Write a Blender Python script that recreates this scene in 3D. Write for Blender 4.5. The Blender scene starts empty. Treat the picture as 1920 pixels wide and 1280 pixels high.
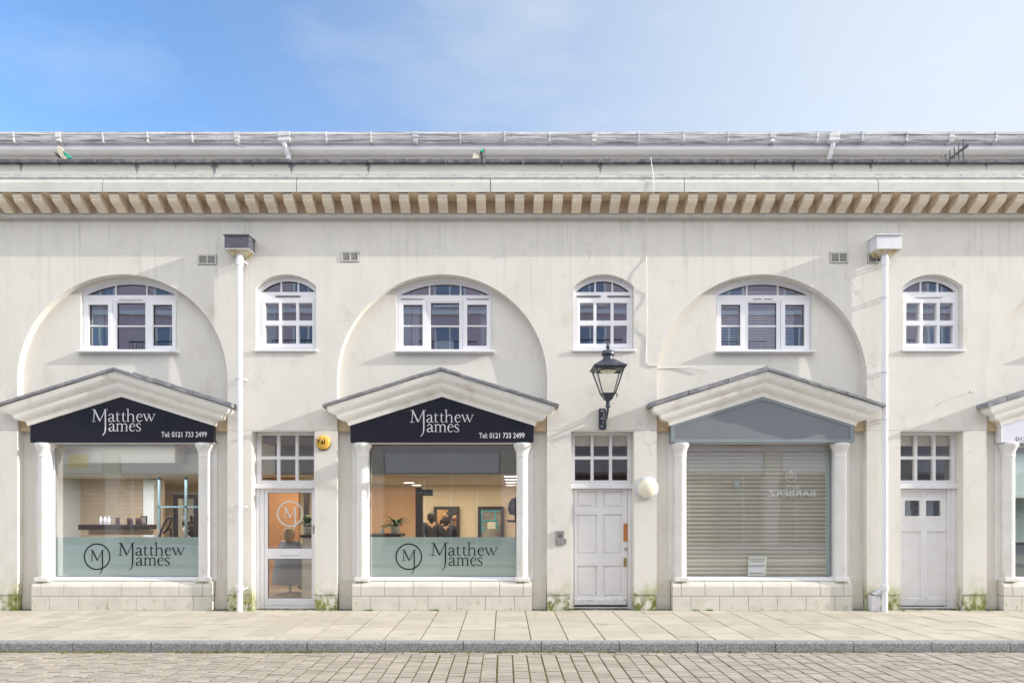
import bpy, bmesh, math, random
from mathutils import Vector, Matrix
random.seed(7)
C = bpy.context.scene.collection
S = bpy.context.scene
R = math.radians

# ------------------------------------------------------------------ camera
DIST, FPX, EYE = 11.4, 1254.0, 1.732
cam_d = bpy.data.cameras.new('camera')
cam = bpy.data.objects.new('camera', cam_d); C.objects.link(cam)
cam.location = (0, -DIST, EYE); cam.rotation_euler = (R(90), 0, 0)
cam_d.sensor_width = 36; cam_d.lens = 36 * FPX / 1920
cam_d.shift_x = (960 - 945) / 1920; cam_d.shift_y = (953 - 640) / 1920
cam_d.clip_end = 2000
S.camera = cam

# ------------------------------------------------------------------ sun, sky, exposure
SUN = Vector((6.0, -1.0, 2.15)).normalized()
W = bpy.data.worlds.new('World'); S.world = W; W.use_nodes = True
nt = W.node_tree; nt.nodes.clear()
wo = nt.nodes.new('ShaderNodeOutputWorld'); bg = nt.nodes.new('ShaderNodeBackground')
sky = nt.nodes.new('ShaderNodeTexSky'); sky.sky_type = 'NISHITA'; sky.sun_disc = False
sky.sun_elevation = math.asin(SUN.z); sky.sun_rotation = math.atan2(SUN.x, SUN.y)
sky.air_density = 1.0; sky.dust_density = 0.1; sky.ozone_density = 3.5; sky.altitude = 100
tc = nt.nodes.new('ShaderNodeTexCoord')
mp = nt.nodes.new('ShaderNodeMapping'); mp.inputs['Scale'].default_value = (1.0, 1.6, 3.2)
mp.inputs['Rotation'].default_value = (0, R(25), 0)
nz = nt.nodes.new('ShaderNodeTexNoise'); nz.inputs['Scale'].default_value = 3.2
nz.inputs['Detail'].default_value = 7; nz.inputs['Roughness'].default_value = 0.55
cr = nt.nodes.new('ShaderNodeMapRange'); cr.inputs[1].default_value = 0.50; cr.inputs[2].default_value = 0.78
nt.links.new(tc.outputs['Generated'], mp.inputs[0]); nt.links.new(mp.outputs[0], nz.inputs['Vector'])
nt.links.new(nz.outputs['Fac'], cr.inputs[0])
# thin cirrus veil thickening towards the sun's side of the sky
sx = nt.nodes.new('ShaderNodeSeparateXYZ'); nt.links.new(tc.outputs['Generated'], sx.inputs[0])
vr = nt.nodes.new('ShaderNodeMapRange'); vr.interpolation_type = 'SMOOTHSTEP'
vr.inputs[1].default_value = -0.50; vr.inputs[2].default_value = 0.72
vr.inputs[3].default_value = 0.0; vr.inputs[4].default_value = 0.9
nt.links.new(sx.outputs['X'], vr.inputs[0])
ma = nt.nodes.new('ShaderNodeMath'); ma.operation = 'MULTIPLY_ADD'; ma.inputs[1].default_value = 0.24
ma.use_clamp = True
nt.links.new(cr.outputs[0], ma.inputs[0]); nt.links.new(vr.outputs[0], ma.inputs[2])
mx = nt.nodes.new('ShaderNodeMix'); mx.data_type = 'RGBA'; mx.blend_type = 'LIGHTEN'
hs = nt.nodes.new('ShaderNodeHueSaturation'); hs.inputs['Saturation'].default_value = 1.03; hs.inputs['Value'].default_value = 0.82
nt.links.new(sky.outputs[0], hs.inputs['Color'])
nt.links.new(hs.outputs[0], mx.inputs[6])
# added white fill light in the unseen sky overhead and behind the camera
cz_ = nt.nodes.new('ShaderNodeMath'); cz_.operation = 'MULTIPLY_ADD'; cz_.inputs[1].default_value = -1.1
nt.links.new(sx.outputs['Y'], cz_.inputs[0]); nt.links.new(sx.outputs['Z'], cz_.inputs[2])
cs = nt.nodes.new('ShaderNodeMapRange'); cs.interpolation_type = 'SMOOTHSTEP'; cs.inputs[1].default_value = 0.25; cs.inputs[2].default_value = 0.85
nt.links.new(cz_.outputs[0], cs.inputs[0])
wc = nt.nodes.new('ShaderNodeMix'); wc.data_type = 'RGBA'; wc.inputs[6].default_value = (2.25, 2.38, 2.42, 1); wc.inputs[7].default_value = (5.1, 5.15, 5.15, 1)
nt.links.new(cs.outputs[0], wc.inputs['Factor']); nt.links.new(wc.outputs[2], mx.inputs[7])
mxf = nt.nodes.new('ShaderNodeMath'); mxf.operation = 'MAXIMUM'; nt.links.new(ma.outputs[0], mxf.inputs[0]); nt.links.new(cs.outputs[0], mxf.inputs[1])
nt.links.new(mxf.outputs[0], mx.inputs['Factor'])
nt.links.new(mx.outputs[2], bg.inputs[0]); bg.inputs[1].default_value = 0.15
nt.links.new(bg.outputs[0], wo.inputs[0])
sd = bpy.data.lights.new('sun', 'SUN'); sd.energy = 2.0; sd.angle = R(0.5); sd.color = (1, 0.94, 0.84)
so = bpy.data.objects.new('sun', sd); C.objects.link(so); so.location = SUN * 40
so.rotation_euler = SUN.to_track_quat('Z', 'Y').to_euler()
S.view_settings.view_transform = 'Standard'; S.view_settings.look = 'None'
S.view_settings.exposure = 1.40; S.view_settings.gamma = 1.0
S.render.engine = 'CYCLES'
try:
    S.cycles.use_denoising = True; S.cycles.max_bounces = 8; S.cycles.transparent_max_bounces = 16
    S.cycles.sample_clamp_indirect = 6
except Exception: pass

# ------------------------------------------------------------------ helpers
def PX(px, Y=0.0): return (px - 945) * (DIST + Y) / FPX       # a measured pixel column -> metres at depth Y
def PZ(py, Y=0.0): return EYE + (953 - py) * (DIST + Y) / FPX

def tag(o, label=None, cat=None, group=None, kind=None):
    if label: o['label'] = label
    if cat: o['category'] = cat
    if group: o['group'] = group
    if kind: o['kind'] = kind
    return o
def empty(name, loc, label=None, cat=None, group=None, rz=0):
    o = bpy.data.objects.new(name, None); C.objects.link(o); o.location = loc; o.rotation_euler = (0, 0, rz)
    o.empty_display_size = 0.1
    bpy_upd.append(o)
    return tag(o, label, cat, group)
bpy_upd = []
def wloc(p):
    m = Matrix.Identity(4); chain = []
    while p: chain.append(p); p = p.parent
    for q in reversed(chain):
        m = m @ q.matrix_parent_inverse @ Matrix.LocRotScale(q.location, q.rotation_euler, q.scale)
    return m
class MB:
    def __init__(s): s.v = []; s.f = []
    def add(s, vs, fs):
        n = len(s.v); s.v += [tuple(v) for v in vs]; s.f += [tuple(i + n for i in f) for f in fs]; return s
    def box(s, x0, x1, y0, y1, z0, z1):
        return s.add([(x0,y0,z0),(x1,y0,z0),(x1,y1,z0),(x0,y1,z0),(x0,y0,z1),(x1,y0,z1),(x1,y1,z1),(x0,y1,z1)],
              [(0,3,2,1),(4,5,6,7),(0,1,5,4),(1,2,6,5),(2,3,7,6),(3,0,4,7)])
    def tube(s, pts, r, n=10, cap=True):
        pts = [Vector(p) for p in pts]; rr = r if isinstance(r, (list, tuple)) else [r] * len(pts)
        vs = []; up = None
        for i, p in enumerate(pts):
            t = (pts[min(i+1, len(pts)-1)] - pts[max(i-1, 0)]).normalized()
            if up is None:
                up = Vector((0,0,1)) if abs(t.z) < .9 else Vector((0,1,0))
            a = t.cross(up).normalized(); b = a.cross(t).normalized(); up = b
            for k in range(n):
                an = 2*math.pi*k/n; vs.append(p + a*math.cos(an)*rr[i] + b*math.sin(an)*rr[i])
        fs = [(i*n+k, i*n+(k+1)%n, (i+1)*n+(k+1)%n, (i+1)*n+k) for i in range(len(pts)-1) for k in range(n)]
        if cap: fs += [tuple(range(n))[::-1], tuple((len(pts)-1)*n+k for k in range(n))]
        return s.add(vs, fs)
    def lathe(s, prof, cx, cy, n=24, axis='z', cz=0):
        vs = []
        for (r, h) in prof:
            for k in range(n):
                a = 2*math.pi*k/n
                if axis == 'z': vs.append((cx + r*math.cos(a), cy + r*math.sin(a), h))
                else: vs.append((cx + r*math.cos(a), h, cz + r*math.sin(a)))     # axis y, h = y
        fs = [(i*n+k, i*n+(k+1)%n, (i+1)*n+(k+1)%n, (i+1)*n+k) for i in range(len(prof)-1) for k in range(n)]
        fs += [tuple(range(n))[::-1], tuple((len(prof)-1)*n+k for k in range(n))]
        return s.add(vs, fs)
    def extr(s, poly, x0, x1):      # poly in (y,z), extruded in x
        n = len(poly)
        vs = [(x0, p[0], p[1]) for p in poly] + [(x1, p[0], p[1]) for p in poly]
        fs = [(i, (i+1) % n, (i+1) % n + n, i + n) for i in range(n)] + [tuple(range(n))[::-1], tuple(range(n, 2*n))]
        return s.add(vs, fs)
    def plate(s, outer, holes, y0, y1):     # polygons in (x,z); thickness in y
        cu = bpy.data.curves.new('t', 'CURVE'); cu.dimensions = '2D'; cu.fill_mode = 'BOTH'; cu.extrude = (y1-y0)/2
        for pl in [outer] + list(holes):
            sp = cu.splines.new('POLY'); sp.points.add(len(pl)-1)
            for i, p in enumerate(pl): sp.points[i].co = (p[0], p[1], 0, 1)
            sp.use_cyclic_u = True
        ob = bpy.data.objects.new('t', cu); me = bpy.data.meshes.new_from_object(ob)
        ym = (y0+y1)/2
        s.add([(v.co.x, ym - v.co.z, v.co.y) for v in me.vertices], [tuple(p.vertices) for p in me.polygons])
        bpy.data.objects.remove(ob); bpy.data.curves.remove(cu); bpy.data.meshes.remove(me)
        return s
    def xf(s, M):
        s.v = [tuple(M @ Vector(v)) for v in s.v]; return s
    def build(s, name, mat, parent=None, smooth=False, bevel=0, kind=None, world=True):
        me = bpy.data.meshes.new(name); vs = s.v
        if parent is not None and world:
            inv = wloc(parent).inverted(); vs = [tuple(inv @ Vector(v)) for v in vs]
        me.from_pydata(vs, [], s.f); me.validate(); me.update()
        bm = bmesh.new(); bm.from_mesh(me); bmesh.ops.remove_doubles(bm, verts=bm.verts, dist=1e-5)
        bmesh.ops.recalc_face_normals(bm, faces=bm.faces); bm.to_mesh(me); bm.free()
        if smooth:
            for p in me.polygons: p.use_smooth = True
            try: me.set_sharp_from_angle(angle=R(38))
            except Exception: pass
        o = bpy.data.objects.new(name, me); C.objects.link(o)
        if mat: me.materials.append(mat)
        if parent is not None: o.parent = parent
        if bevel:
            b = o.modifiers.new('bevel', 'BEVEL'); b.width = bevel; b.segments = 2; b.limit_method = 'ANGLE'; b.angle_limit = R(40)
        if kind: o['kind'] = kind
        return o
def copy_tree(o, parent=None):
    c = o.copy(); C.objects.link(c)
    if parent is not None: c.parent = parent
    for ch in list(o.children): copy_tree(ch, c)
    return c
def arc(cx, cz, r, a0, a1, n):
    return [(cx + r*math.cos(a0 + (a1-a0)*i/n), cz + r*math.sin(a0 + (a1-a0)*i/n)) for i in range(n+1)]
def rect(x0, x1, z0, z1): return [(x0,z0),(x1,z0),(x1,z1),(x0,z1)]
def segtop(cx, hw, z0, zs, zt, n=20):       # rectangle with a segmental arched top
    sg = zt - zs; r = (hw*hw + sg*sg) / (2*sg); cz = zt - r; a = math.asin(min(1, hw/r))
    return [(cx-hw, z0), (cx+hw, z0)] + arc(cx, cz, r, math.pi/2 - a, math.pi/2 + a, n)

# ------------------------------------------------------------------ materials
def newmat(name):
    m = bpy.data.materials.new(name); m.use_nodes = True; n = m.node_tree
    b = n.nodes['Principled BSDF']; return m, n, b
def L(n, a, b): n.links.new(a, b)
def rgba(c): return (c[0], c[1], c[2], 1)
def pm(name, col, rough=0.6, col2=None, sc=3.0, lo=.35, hi=.7, bump=0.0, bsc=60, metal=0, spec=None, stretch=(1,1,1),
       moss=None, dirt=None, emit=None, coat=0, bdist=0.01):
    m, n, b = newmat(name)
    tcn = n.nodes.new('ShaderNodeTexCoord'); geo = n.nodes.new('ShaderNodeNewGeometry')
    pos = geo.outputs['Position']
    b.inputs['Base Color'].default_value = rgba(col); b.inputs['Roughness'].default_value = rough
    b.inputs['Metallic'].default_value = metal
    if coat: b.inputs['Coat Weight'].default_value = coat; b.inputs['Coat Roughness'].default_value = .03
    if spec is not None: b.inputs['Specular IOR Level'].default_value = spec
    last = None
    def noise(scale, detail=4, st=(1,1,1), rough_=.55, off=(0,0,0)):
        mpn = n.nodes.new('ShaderNodeMapping'); mpn.inputs['Scale'].default_value = st; mpn.inputs['Location'].default_value = off
        L(n, pos, mpn.inputs[0]); t = n.nodes.new('ShaderNodeTexNoise'); t.inputs['Scale'].default_value = scale
        t.inputs['Detail'].default_value = detail; t.inputs['Roughness'].default_value = rough_
        L(n, mpn.outputs[0], t.inputs['Vector']); return t.outputs['Fac']
    def rng(src, a, c, o0=0, o1=1):
        r = n.nodes.new('ShaderNodeMapRange'); r.inputs[1].default_value = a; r.inputs[2].default_value = c
        r.inputs[3].default_value = o0; r.inputs[4].default_value = o1; L(n, src, r.inputs[0]); return r.outputs[0]
    def mul(a, c):
        k = n.nodes.new('ShaderNodeMath'); k.operation = 'MULTIPLY'; L(n, a, k.inputs[0])
        if isinstance(c, float): k.inputs[1].default_value = c
        else: L(n, c, k.inputs[1])
        return k.outputs[0]
    def mixc(fac, base, colr):
        k = n.nodes.new('ShaderNodeMix'); k.data_type = 'RGBA'; L(n, fac, k.inputs['Factor'])
        if hasattr(base, 'links'): L(n, base, k.inputs[6])
        else: k.inputs[6].default_value = rgba(base)
        if hasattr(colr, 'links'): L(n, colr, k.inputs[7])
        else: k.inputs[7].default_value = rgba(colr)
        return k.outputs[2]
    cur = col
    if col2: cur = mixc(rng(noise(sc, 6, stretch), lo, hi), cur, col2)
    sepz = None
    if dirt:     # list of (colour, scale, stretch, lo, hi, amount, zlo, zhi)
        for k, (dc, ds, dst, dl, dh, am, zl, zh) in enumerate(dirt):
            f = mul(rng(noise(ds, 6, dst, .6, (k*3.1, 0, 0)), dl, dh), am)
            if zl is not None:
                if sepz is None:
                    sp = n.nodes.new('ShaderNodeSeparateXYZ'); L(n, pos, sp.inputs[0]); sepz = sp.outputs['Z']
                f = mul(f, rng(sepz, zl, zh))
            cur = mixc(f, cur, dc)
    if hasattr(cur, 'links'): L(n, cur, b.inputs['Base Color'])
    if bump:
        bn = n.nodes.new('ShaderNodeBump'); bn.inputs['Strength'].default_value = bump; bn.inputs['Distance'].default_value = bdist
        L(n, noise(bsc, 5, stretch if bump < 0 else (1,1,1), .65), bn.inputs['Height']); L(n, bn.outputs[0], b.inputs['Normal'])
    if emit:
        b.inputs['Emission Color'].default_value = rgba(emit[0]); b.inputs['Emission Strength'].default_value = emit[1]
    return m
GREEN = (.17, .19, .035)
wall_m = pm('stucco', (.72,.695,.65), .85, (.66,.635,.59), 1.6, .3, .75, bump=.5, bsc=38, bdist=.008, dirt=[
    ((.55,.53,.47), 1.3, (2.2,1,.35), .52, .78, .5, 3.4, 6.4),
    ((.46,.455,.41), 4.5, (2.6,1,.09), .55, .70, .5, 3.6, 6.6),
    ((.46,.46,.35), 1.9, (1.2,1,.9), .57, .72, .45, None, None),
    ((.34,.33,.30), 30.0, (1,1,1), .66, .72, .5, None, None),
    ((.50,.52,.38), 2.2, (1.5,1,.7), .52, .75, .35, 3.0, 2.6),
    ((.55,.53,.48), 9.0, (1,1,1), .60, .72, .45, None, None),
    ((.36,.38,.13), 2.6, (1,1,.8), .44, .60, .85, .62, .2),
    (GREEN, 7.0, (1.4,1,.7), .44, .56, .95, .40, .1)])
panel_m = pm('smooth_render', (.71,.685,.635), .8, (.665,.64,.59), 1.2, .3, .8, bump=.2, bsc=50, bdist=.004, dirt=[
    ((.55,.49,.40), 5.0, (1,1,.5), .55, .75, .5, None, None),
    ((.50,.48,.42), 3.0, (3,1,.15), .62, .78, .3, None, None),
    ((.22,.22,.06), 6.0, (1.4,1,.8), .42, .6, .9, .34, .1)])
stone_m = pm('plinth_stone', (.66,.635,.57), .8, (.59,.56,.50), 4, .35, .7, bump=.15, bsc=80, bdist=.003, dirt=[
    ((.34,.35,.16), 9.0, (1.4,1,1), .57, .68, .75, .36, .0),
    ((.5,.48,.42), 2.5, (1,1,2), .55, .75, .5, None, None)])
cornice_m = pm('cornice_stone', (.59,.585,.545), .85, (.52,.515,.475), 3.5, .35, .7, bump=.3, bsc=40, bdist=.004, dirt=[
    ((.42,.43,.40), 6.0, (1,1,2.2), .55, .72, .65, None, None), ((.30,.30,.30), 22.0, (1,1,1), .64, .72, .6, None, None)])
brk_m = pm('bracket_stone_bounce', (.86,.75,.61), .85, (.78,.67,.53), 5, .35, .7, bump=.2, bsc=60, bdist=.003)  # stone colour warmed to carry light bounced up from the ground
parapet_m = pm('parapet_render', (.58,.575,.525), .85, (.53,.525,.475), 3, .35, .7, bump=.2, bsc=50, bdist=.004, dirt=[
    ((.42,.40,.12), 5.0, (1,1,2), .5, .7, .7, 7.37, 7.42)])
white_m = pm('white_gloss_paint', (.80,.80,.82), .38, (.74,.74,.75), 3, .4, .8, bump=.05, bsc=30)
old_white_m = pm('weathered_white_paint', (.75,.745,.77), .55, (.70,.69,.70), 4, .35, .7, bump=.3, bsc=45, bdist=.003, dirt=[
    ((.24,.20,.14), 14.0, (1,1,2.5), .60, .66, .8, .45, .12), ((.58,.56,.52), 5.0, (3,1,.6), .62, .80, .3, None, None)])
upvc_m = pm('white_upvc', (.82,.82,.86), .3)
column_m = pm('white_column_paint', (.80,.79,.78), .45, (.72,.70,.67), 3, .35, .75, bump=.12, bsc=25, dirt=[((.50,.46,.38), 7.0, (2,1,.5), .52, .7, .6, 1.1, .55), ((.45,.42,.36), 24.0, (1,1,1), .64, .70, .6, None, None)])
pedi_m = pm('pediment_white', (.84,.825,.79), .5, (.79,.76,.70), 2.0, .4, .8, bump=.1, bsc=30, dirt=[
    ((.50,.43,.32), 4.0, (1,1,1), .55, .76, .5, None, None), ((.36,.33,.28), 20.0, (1,1,1.5), .62, .70, .6, None, None)])
slate_m = pm('slate_edge', (.20,.205,.23), .75, (.32,.32,.33), 9, .45, .65, bump=.5, bsc=40, dirt=[((.45,.45,.42), 30.0, (1,1,1), .62, .70, .6, None, None)])
coping_m = pm('coping_tile', (.10,.095,.115), .8, (.24,.235,.24), 10, .45, .7, bump=.4, bsc=50)
lead_m = pm('lead_flashing', (.42,.42,.42), .6, (.55,.54,.50), 8, .4, .65, bump=.3, bsc=30, dirt=[((.2,.2,.2), 12.0, (1,1,1), .58, .68, .8, None, None)])
gutter_m = pm('dirty_gutter', (.45,.44,.46), .5, (.66,.65,.66), 2, .42, .6, stretch=(1,1,14), bump=.2, bsc=30, dirt=[((.12,.11,.14), 3.0, (.5,1,14), .53, .62, .8, None, None), ((.2,.2,.18), 18.0, (1,1,2), .60, .68, .8, None, None)])
roof_m = pm('roof_tile', (.16,.13,.12), .9)
black_m = pm('lantern_black', (.045,.052,.075), .35, (.10,.11,.14), 20, .5, .7, bump=.2, bsc=60)
navy_m = pm('peeling_navy', (.075,.075,.10), .6, (.10,.10,.125), 6, .4, .7, bump=.3, bsc=40, dirt=[((.60,.59,.55), 34.0, (1,1,1), .64, .67, .8, None, None)])
hopw_m = pm('hopper_white', (.70,.71,.74), .5, (.62,.63,.66), 6, .4, .7, dirt=[((.25,.25,.27), 12.0, (1,1,.8), .62, .7, .7, None, None)])
rust_m = pm('hopper_underside', (.62,.58,.46), .7, (.45,.27,.10), 9, .48, .66)
metal_m = pm('brushed_steel', (.40,.38,.38), .4, metal=.6)
brass_m = pm('brass', (.45,.33,.14), .35, metal=.8)
copper_m = pm('orange_plate', (.50,.20,.06), .45, (.42,.16,.05), 20)
sign_black = pm('gloss_black_sign', (.012,.012,.019), .14, coat=.2)
sign_grey = pm('grey_sign', (.20,.215,.24), .55, (.185,.20,.225), 2)
sign_edge = pm('sign_edge_grey', (.24,.29,.31), .4)
sign_white = pm('white_sign', (.74,.74,.82), .35)
letter_m = pm('silver_letters', (.72,.70,.74), .45)
dletter_m = pm('dark_letters', (.012,.011,.012), .6, spec=.2)
yellow_m = pm('alarm_yellow', (.72,.42,.08), .35, (.72,.42,.07), 8)
dark_m = pm('dark_trim', (.035,.03,.035), .5)
cream_m = pm('cream_dome', (.80,.77,.62), .3)
greyring_m = pm('pale_grey_ring', (.62,.64,.70), .4)
cable_m = pm('white_cable', (.75,.73,.70), .5)
shutter_m = pm('shutter_slat', (.66,.61,.52), .5, (.60,.55,.47), 1.5, .3, .7)
letterdark = pm('ink', (.06,.06,.06), .6)
paper_m = pm('paper_notice', (.85,.86,.90), .6)
papb_m = pm('paper_border', (.84,.84,.78), .6)
int_wall = pm('salon_wall', (.74,.66,.52), .8)
int_cool = pm('salon_pale_wall', (.70,.72,.68), .8)
int_ceil = pm('salon_ceiling', (.66,.64,.58), .9)
int_floor = pm('salon_floor', (.26,.22,.18), .4, (.20,.17,.14), 3)
int_orange = pm('salon_orange_wall', (.62,.30,.12), .8, (.56,.27,.10), 3)
room_m = pm('upstairs_room', (.30,.28,.33), .9)
curt_m = pm('curtain_pale', (.78,.78,.80), .9)
curt_teal = pm('curtain_teal', (.50,.72,.74), .9)
blind_m = pm('blind_slat', (.92,.90,.88), .6)
wood_dark = pm('dark_wood', (.055,.035,.035), .5)
cloth_dark = pm('dark_cloth', (.035,.035,.045), .9)
cloth_grey = pm('grey_cape', (.22,.24,.30), .8)
skin_m = pm('skin', (.50,.32,.24), .6)
hair_dark = pm('dark_hair', (.03,.022,.02), .6)
hair_fair = pm('fair_hair', (.42,.32,.22), .6)
leaf_m = pm('houseplant_leaf', (.035,.10,.04), .45, (.06,.15,.05), 20)
pot_m = pm('pot_white', (.68,.66,.62), .4)
bottle_w = pm('bottle_white', (.72,.70,.78), .3)
bottle_d = pm('bottle_dark', (.09,.05,.05), .3)
gold_m = pm('bottle_gold', (.55,.38,.14), .3, metal=.6)
mirror_m = pm('mirror_glass', (.75,.72,.62), .03, metal=1)
moss_m = pm('moss_green', (.13,.17,.03), .9, (.26,.27,.05), 14, .4, .6)
weed_m = pm('weed_leaf', (.10,.22,.03), .7, (.22,.32,.05), 20)
redleaf_m = pm('fallen_leaf', (.38,.15,.07), .8)
teal_cloth = pm('green_rag', (.03,.45,.30), .8)
tan_cloth = pm('pale_rag', (.72,.68,.58), .9, (.5,.45,.3), 20)
lampcol = (1.0, .82, .58)
light_m = pm('lit_lamp', (.9,.9,.9), .5, emit=((1, .93, .8), 2.5))

def joint_stains(m, x0, pitch, ztop, zlen):
    n = m.node_tree; b = n.nodes['Principled BSDF']; src = b.inputs['Base Color'].links[0].from_socket
    geo = n.nodes.new('ShaderNodeNewGeometry'); sp = n.nodes.new('ShaderNodeSeparateXYZ'); L(n, geo.outputs['Position'], sp.inputs[0])
    def mt(op, a, b_=None, c=None, clamp=False):
        k = n.nodes.new('ShaderNodeMath'); k.operation = op; k.use_clamp = clamp
        for i, v in enumerate((a, b_, c)):
            if v is None: continue
            if isinstance(v, (int, float)): k.inputs[i].default_value = v
            else: L(n, v, k.inputs[i])
        return k.outputs[0]
    u = mt('DIVIDE', mt('SUBTRACT', sp.outputs['X'], x0), pitch)
    d = mt('MULTIPLY', mt('ABSOLUTE', mt('SUBTRACT', mt('FRACT', mt('ADD', u, .5)), .5)), pitch)     # distance to the nearest joint
    t = mt('DIVIDE', mt('SUBTRACT', ztop, sp.outputs['Z']), zlen)                                    # 0 at the top, 1 at the tip
    ids = mt('FLOOR', mt('ADD', u, .5)); wn = n.nodes.new('ShaderNodeTexWhiteNoise'); wn.noise_dimensions = '1D'; L(n, ids, wn.inputs['W'])
    ln = mt('MULTIPLY', wn.outputs['Value'], 1.3)
    nz2 = n.nodes.new('ShaderNodeTexNoise'); nz2.inputs['Scale'].default_value = 28; L(n, geo.outputs['Position'], nz2.inputs['Vector'])
    wid = mt('MULTIPLY', mt('SUBTRACT', ln, t), mt('MULTIPLY', nz2.outputs['Fac'], .11))
    f = mt('MULTIPLY', mt('MULTIPLY', mt('SUBTRACT', wid, d), 45.0, clamp=True), .8)
    gate = mt('GREATER_THAN', wn.outputs['Value'], .35)
    k = n.nodes.new('ShaderNodeMix'); k.data_type = 'RGBA'; L(n, mt('MULTIPLY', f, gate), k.inputs['Factor']); L(n, src, k.inputs[6]); k.inputs[7].default_value = (.12,.12,.15,1)
    L(n, k.outputs[2], b.inputs['Base Color'])
def brickmat(name, c1, c2, mort, scale, bw, bh, msize, rot=True, bump=.3, rough=.85):
    m, n, b = newmat(name); geo = n.nodes.new('ShaderNodeNewGeometry')
    sp = n.nodes.new('ShaderNodeSeparateXYZ'); cb = n.nodes.new('ShaderNodeCombineXYZ'); L(n, geo.outputs['Position'], sp.inputs[0])
    L(n, sp.outputs['X'], cb.inputs[0]); L(n, sp.outputs['Z' if rot else 'Y'], cb.inputs[1])
    t = n.nodes.new('ShaderNodeTexBrick'); L(n, cb.outputs[0], t.inputs['Vector'])
    t.inputs['Color1'].default_value = rgba(c1); t.inputs['Color2'].default_value = rgba(c2); t.inputs['Mortar'].default_value = rgba(mort)
    t.inputs['Scale'].default_value = scale; t.inputs['Mortar Size'].default_value = msize
    t.inputs['Brick Width'].default_value = bw; t.inputs['Row Height'].default_value = bh
    L(n, t.outputs['Color'], b.inputs['Base Color']); b.inputs['Roughness'].default_value = rough
    bn = n.nodes.new('ShaderNodeBump'); bn.inputs['Strength'].default_value = bump; bn.inputs['Distance'].default_value = .01; bn.invert = True
    L(n, t.outputs['Fac'], bn.inputs['Height']); L(n, bn.outputs[0], b.inputs['Normal'])
    return m
brick_m = brickmat('red_brick', (.60,.46,.56), (.53,.40,.50), (.64,.60,.63), 1, .225, .075, .012)
tan_brick = brickmat('painted_brick', (.66,.52,.38), (.62,.49,.36), (.55,.44,.33), 1, .3, .1, .008, bump=.2)
orange_brick = brickmat('orange_brick', (.50,.27,.13), (.46,.25,.12), (.40,.22,.12), 1, .3, .1, .008, bump=.2)

def glassmat(name, base, tint, dirty=0.0):
    m = bpy.data.materials.new(name); m.use_nodes = True; n = m.node_tree; n.nodes.clear()
    o = n.nodes.new('ShaderNodeOutputMaterial'); mixs = n.nodes.new('ShaderNodeMixShader')
    tr = n.nodes.new('ShaderNodeBsdfTransparent'); tr.inputs[0].default_value = rgba(tint)
    gl = n.nodes.new('ShaderNodeBsdfGlossy'); gl.inputs['Roughness'].default_value = 0.01
    lw = n.nodes.new('ShaderNodeLayerWeight'); lw.inputs[0].default_value = .5
    pw = n.nodes.new('ShaderNodeMath'); pw.operation = 'POWER'; pw.inputs[1].default_value = 5.0; L(n, lw.outputs['Facing'], pw.inputs[0])
    fr = n.nodes.new('ShaderNodeMath'); fr.operation = 'MULTIPLY'; fr.inputs[1].default_value = .9; L(n, pw.outputs[0], fr.inputs[0])
    ad = n.nodes.new('ShaderNodeMath'); ad.operation = 'ADD'; ad.inputs[1].default_value = base; ad.use_clamp = True
    geo = n.nodes.new('ShaderNodeNewGeometry'); nzz = n.nodes.new('ShaderNodeTexNoise'); nzz.inputs['Scale'].default_value = 1.1
    bn = n.nodes.new('ShaderNodeBump'); bn.inputs['Strength'].default_value = .06; bn.inputs['Distance'].default_value = .02
    L(n, geo.outputs['Position'], nzz.inputs['Vector']); L(n, nzz.outputs['Fac'], bn.inputs['Height']); L(n, bn.outputs[0], gl.inputs['Normal'])
    L(n, fr.outputs[0], ad.inputs[0]); L(n, ad.outputs[0], mixs.inputs[0])
    L(n, tr.outputs[0], mixs.inputs[1]); L(n, gl.outputs[0], mixs.inputs[2]); L(n, mixs.outputs[0], o.inputs[0])
    return m
glass_m = glassmat('window_glass', .48, (.80,.84,.90))
shopglass_m = glassmat('shop_glass', .24, (.95,.97,.965))
fanglass_m = glassmat('fanlight_glass', .16, (.93,.94,.92))
lampglass_m = glassmat('lantern_glass', .05, (.96,.96,.94))
def filmmat():
    m = bpy.data.materials.new('frosted_film'); m.use_nodes = True; n = m.node_tree; n.nodes.clear()
    o = n.nodes.new('ShaderNodeOutputMaterial'); a = n.nodes.new('ShaderNodeMixShader'); b_ = n.nodes.new('ShaderNodeMixShader')
    d = n.nodes.new('ShaderNodeBsdfDiffuse'); d.inputs[0].default_value = (.60,.72,.70,1)
    t = n.nodes.new('ShaderNodeBsdfTranslucent'); t.inputs[0].default_value = (.75,.84,.82,1)
    g = n.nodes.new('ShaderNodeBsdfGlossy'); g.inputs['Roughness'].default_value = .12
    L(n, d.outputs[0], a.inputs[1]); L(n, t.outputs[0], a.inputs[2]); a.inputs[0].default_value = .35
    L(n, a.outputs[0], b_.inputs[1]); L(n, g.outputs[0], b_.inputs[2]); b_.inputs[0].default_value = .09
    L(n, b_.outputs[0], o.inputs[0]); return m
film_m = filmmat()

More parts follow.
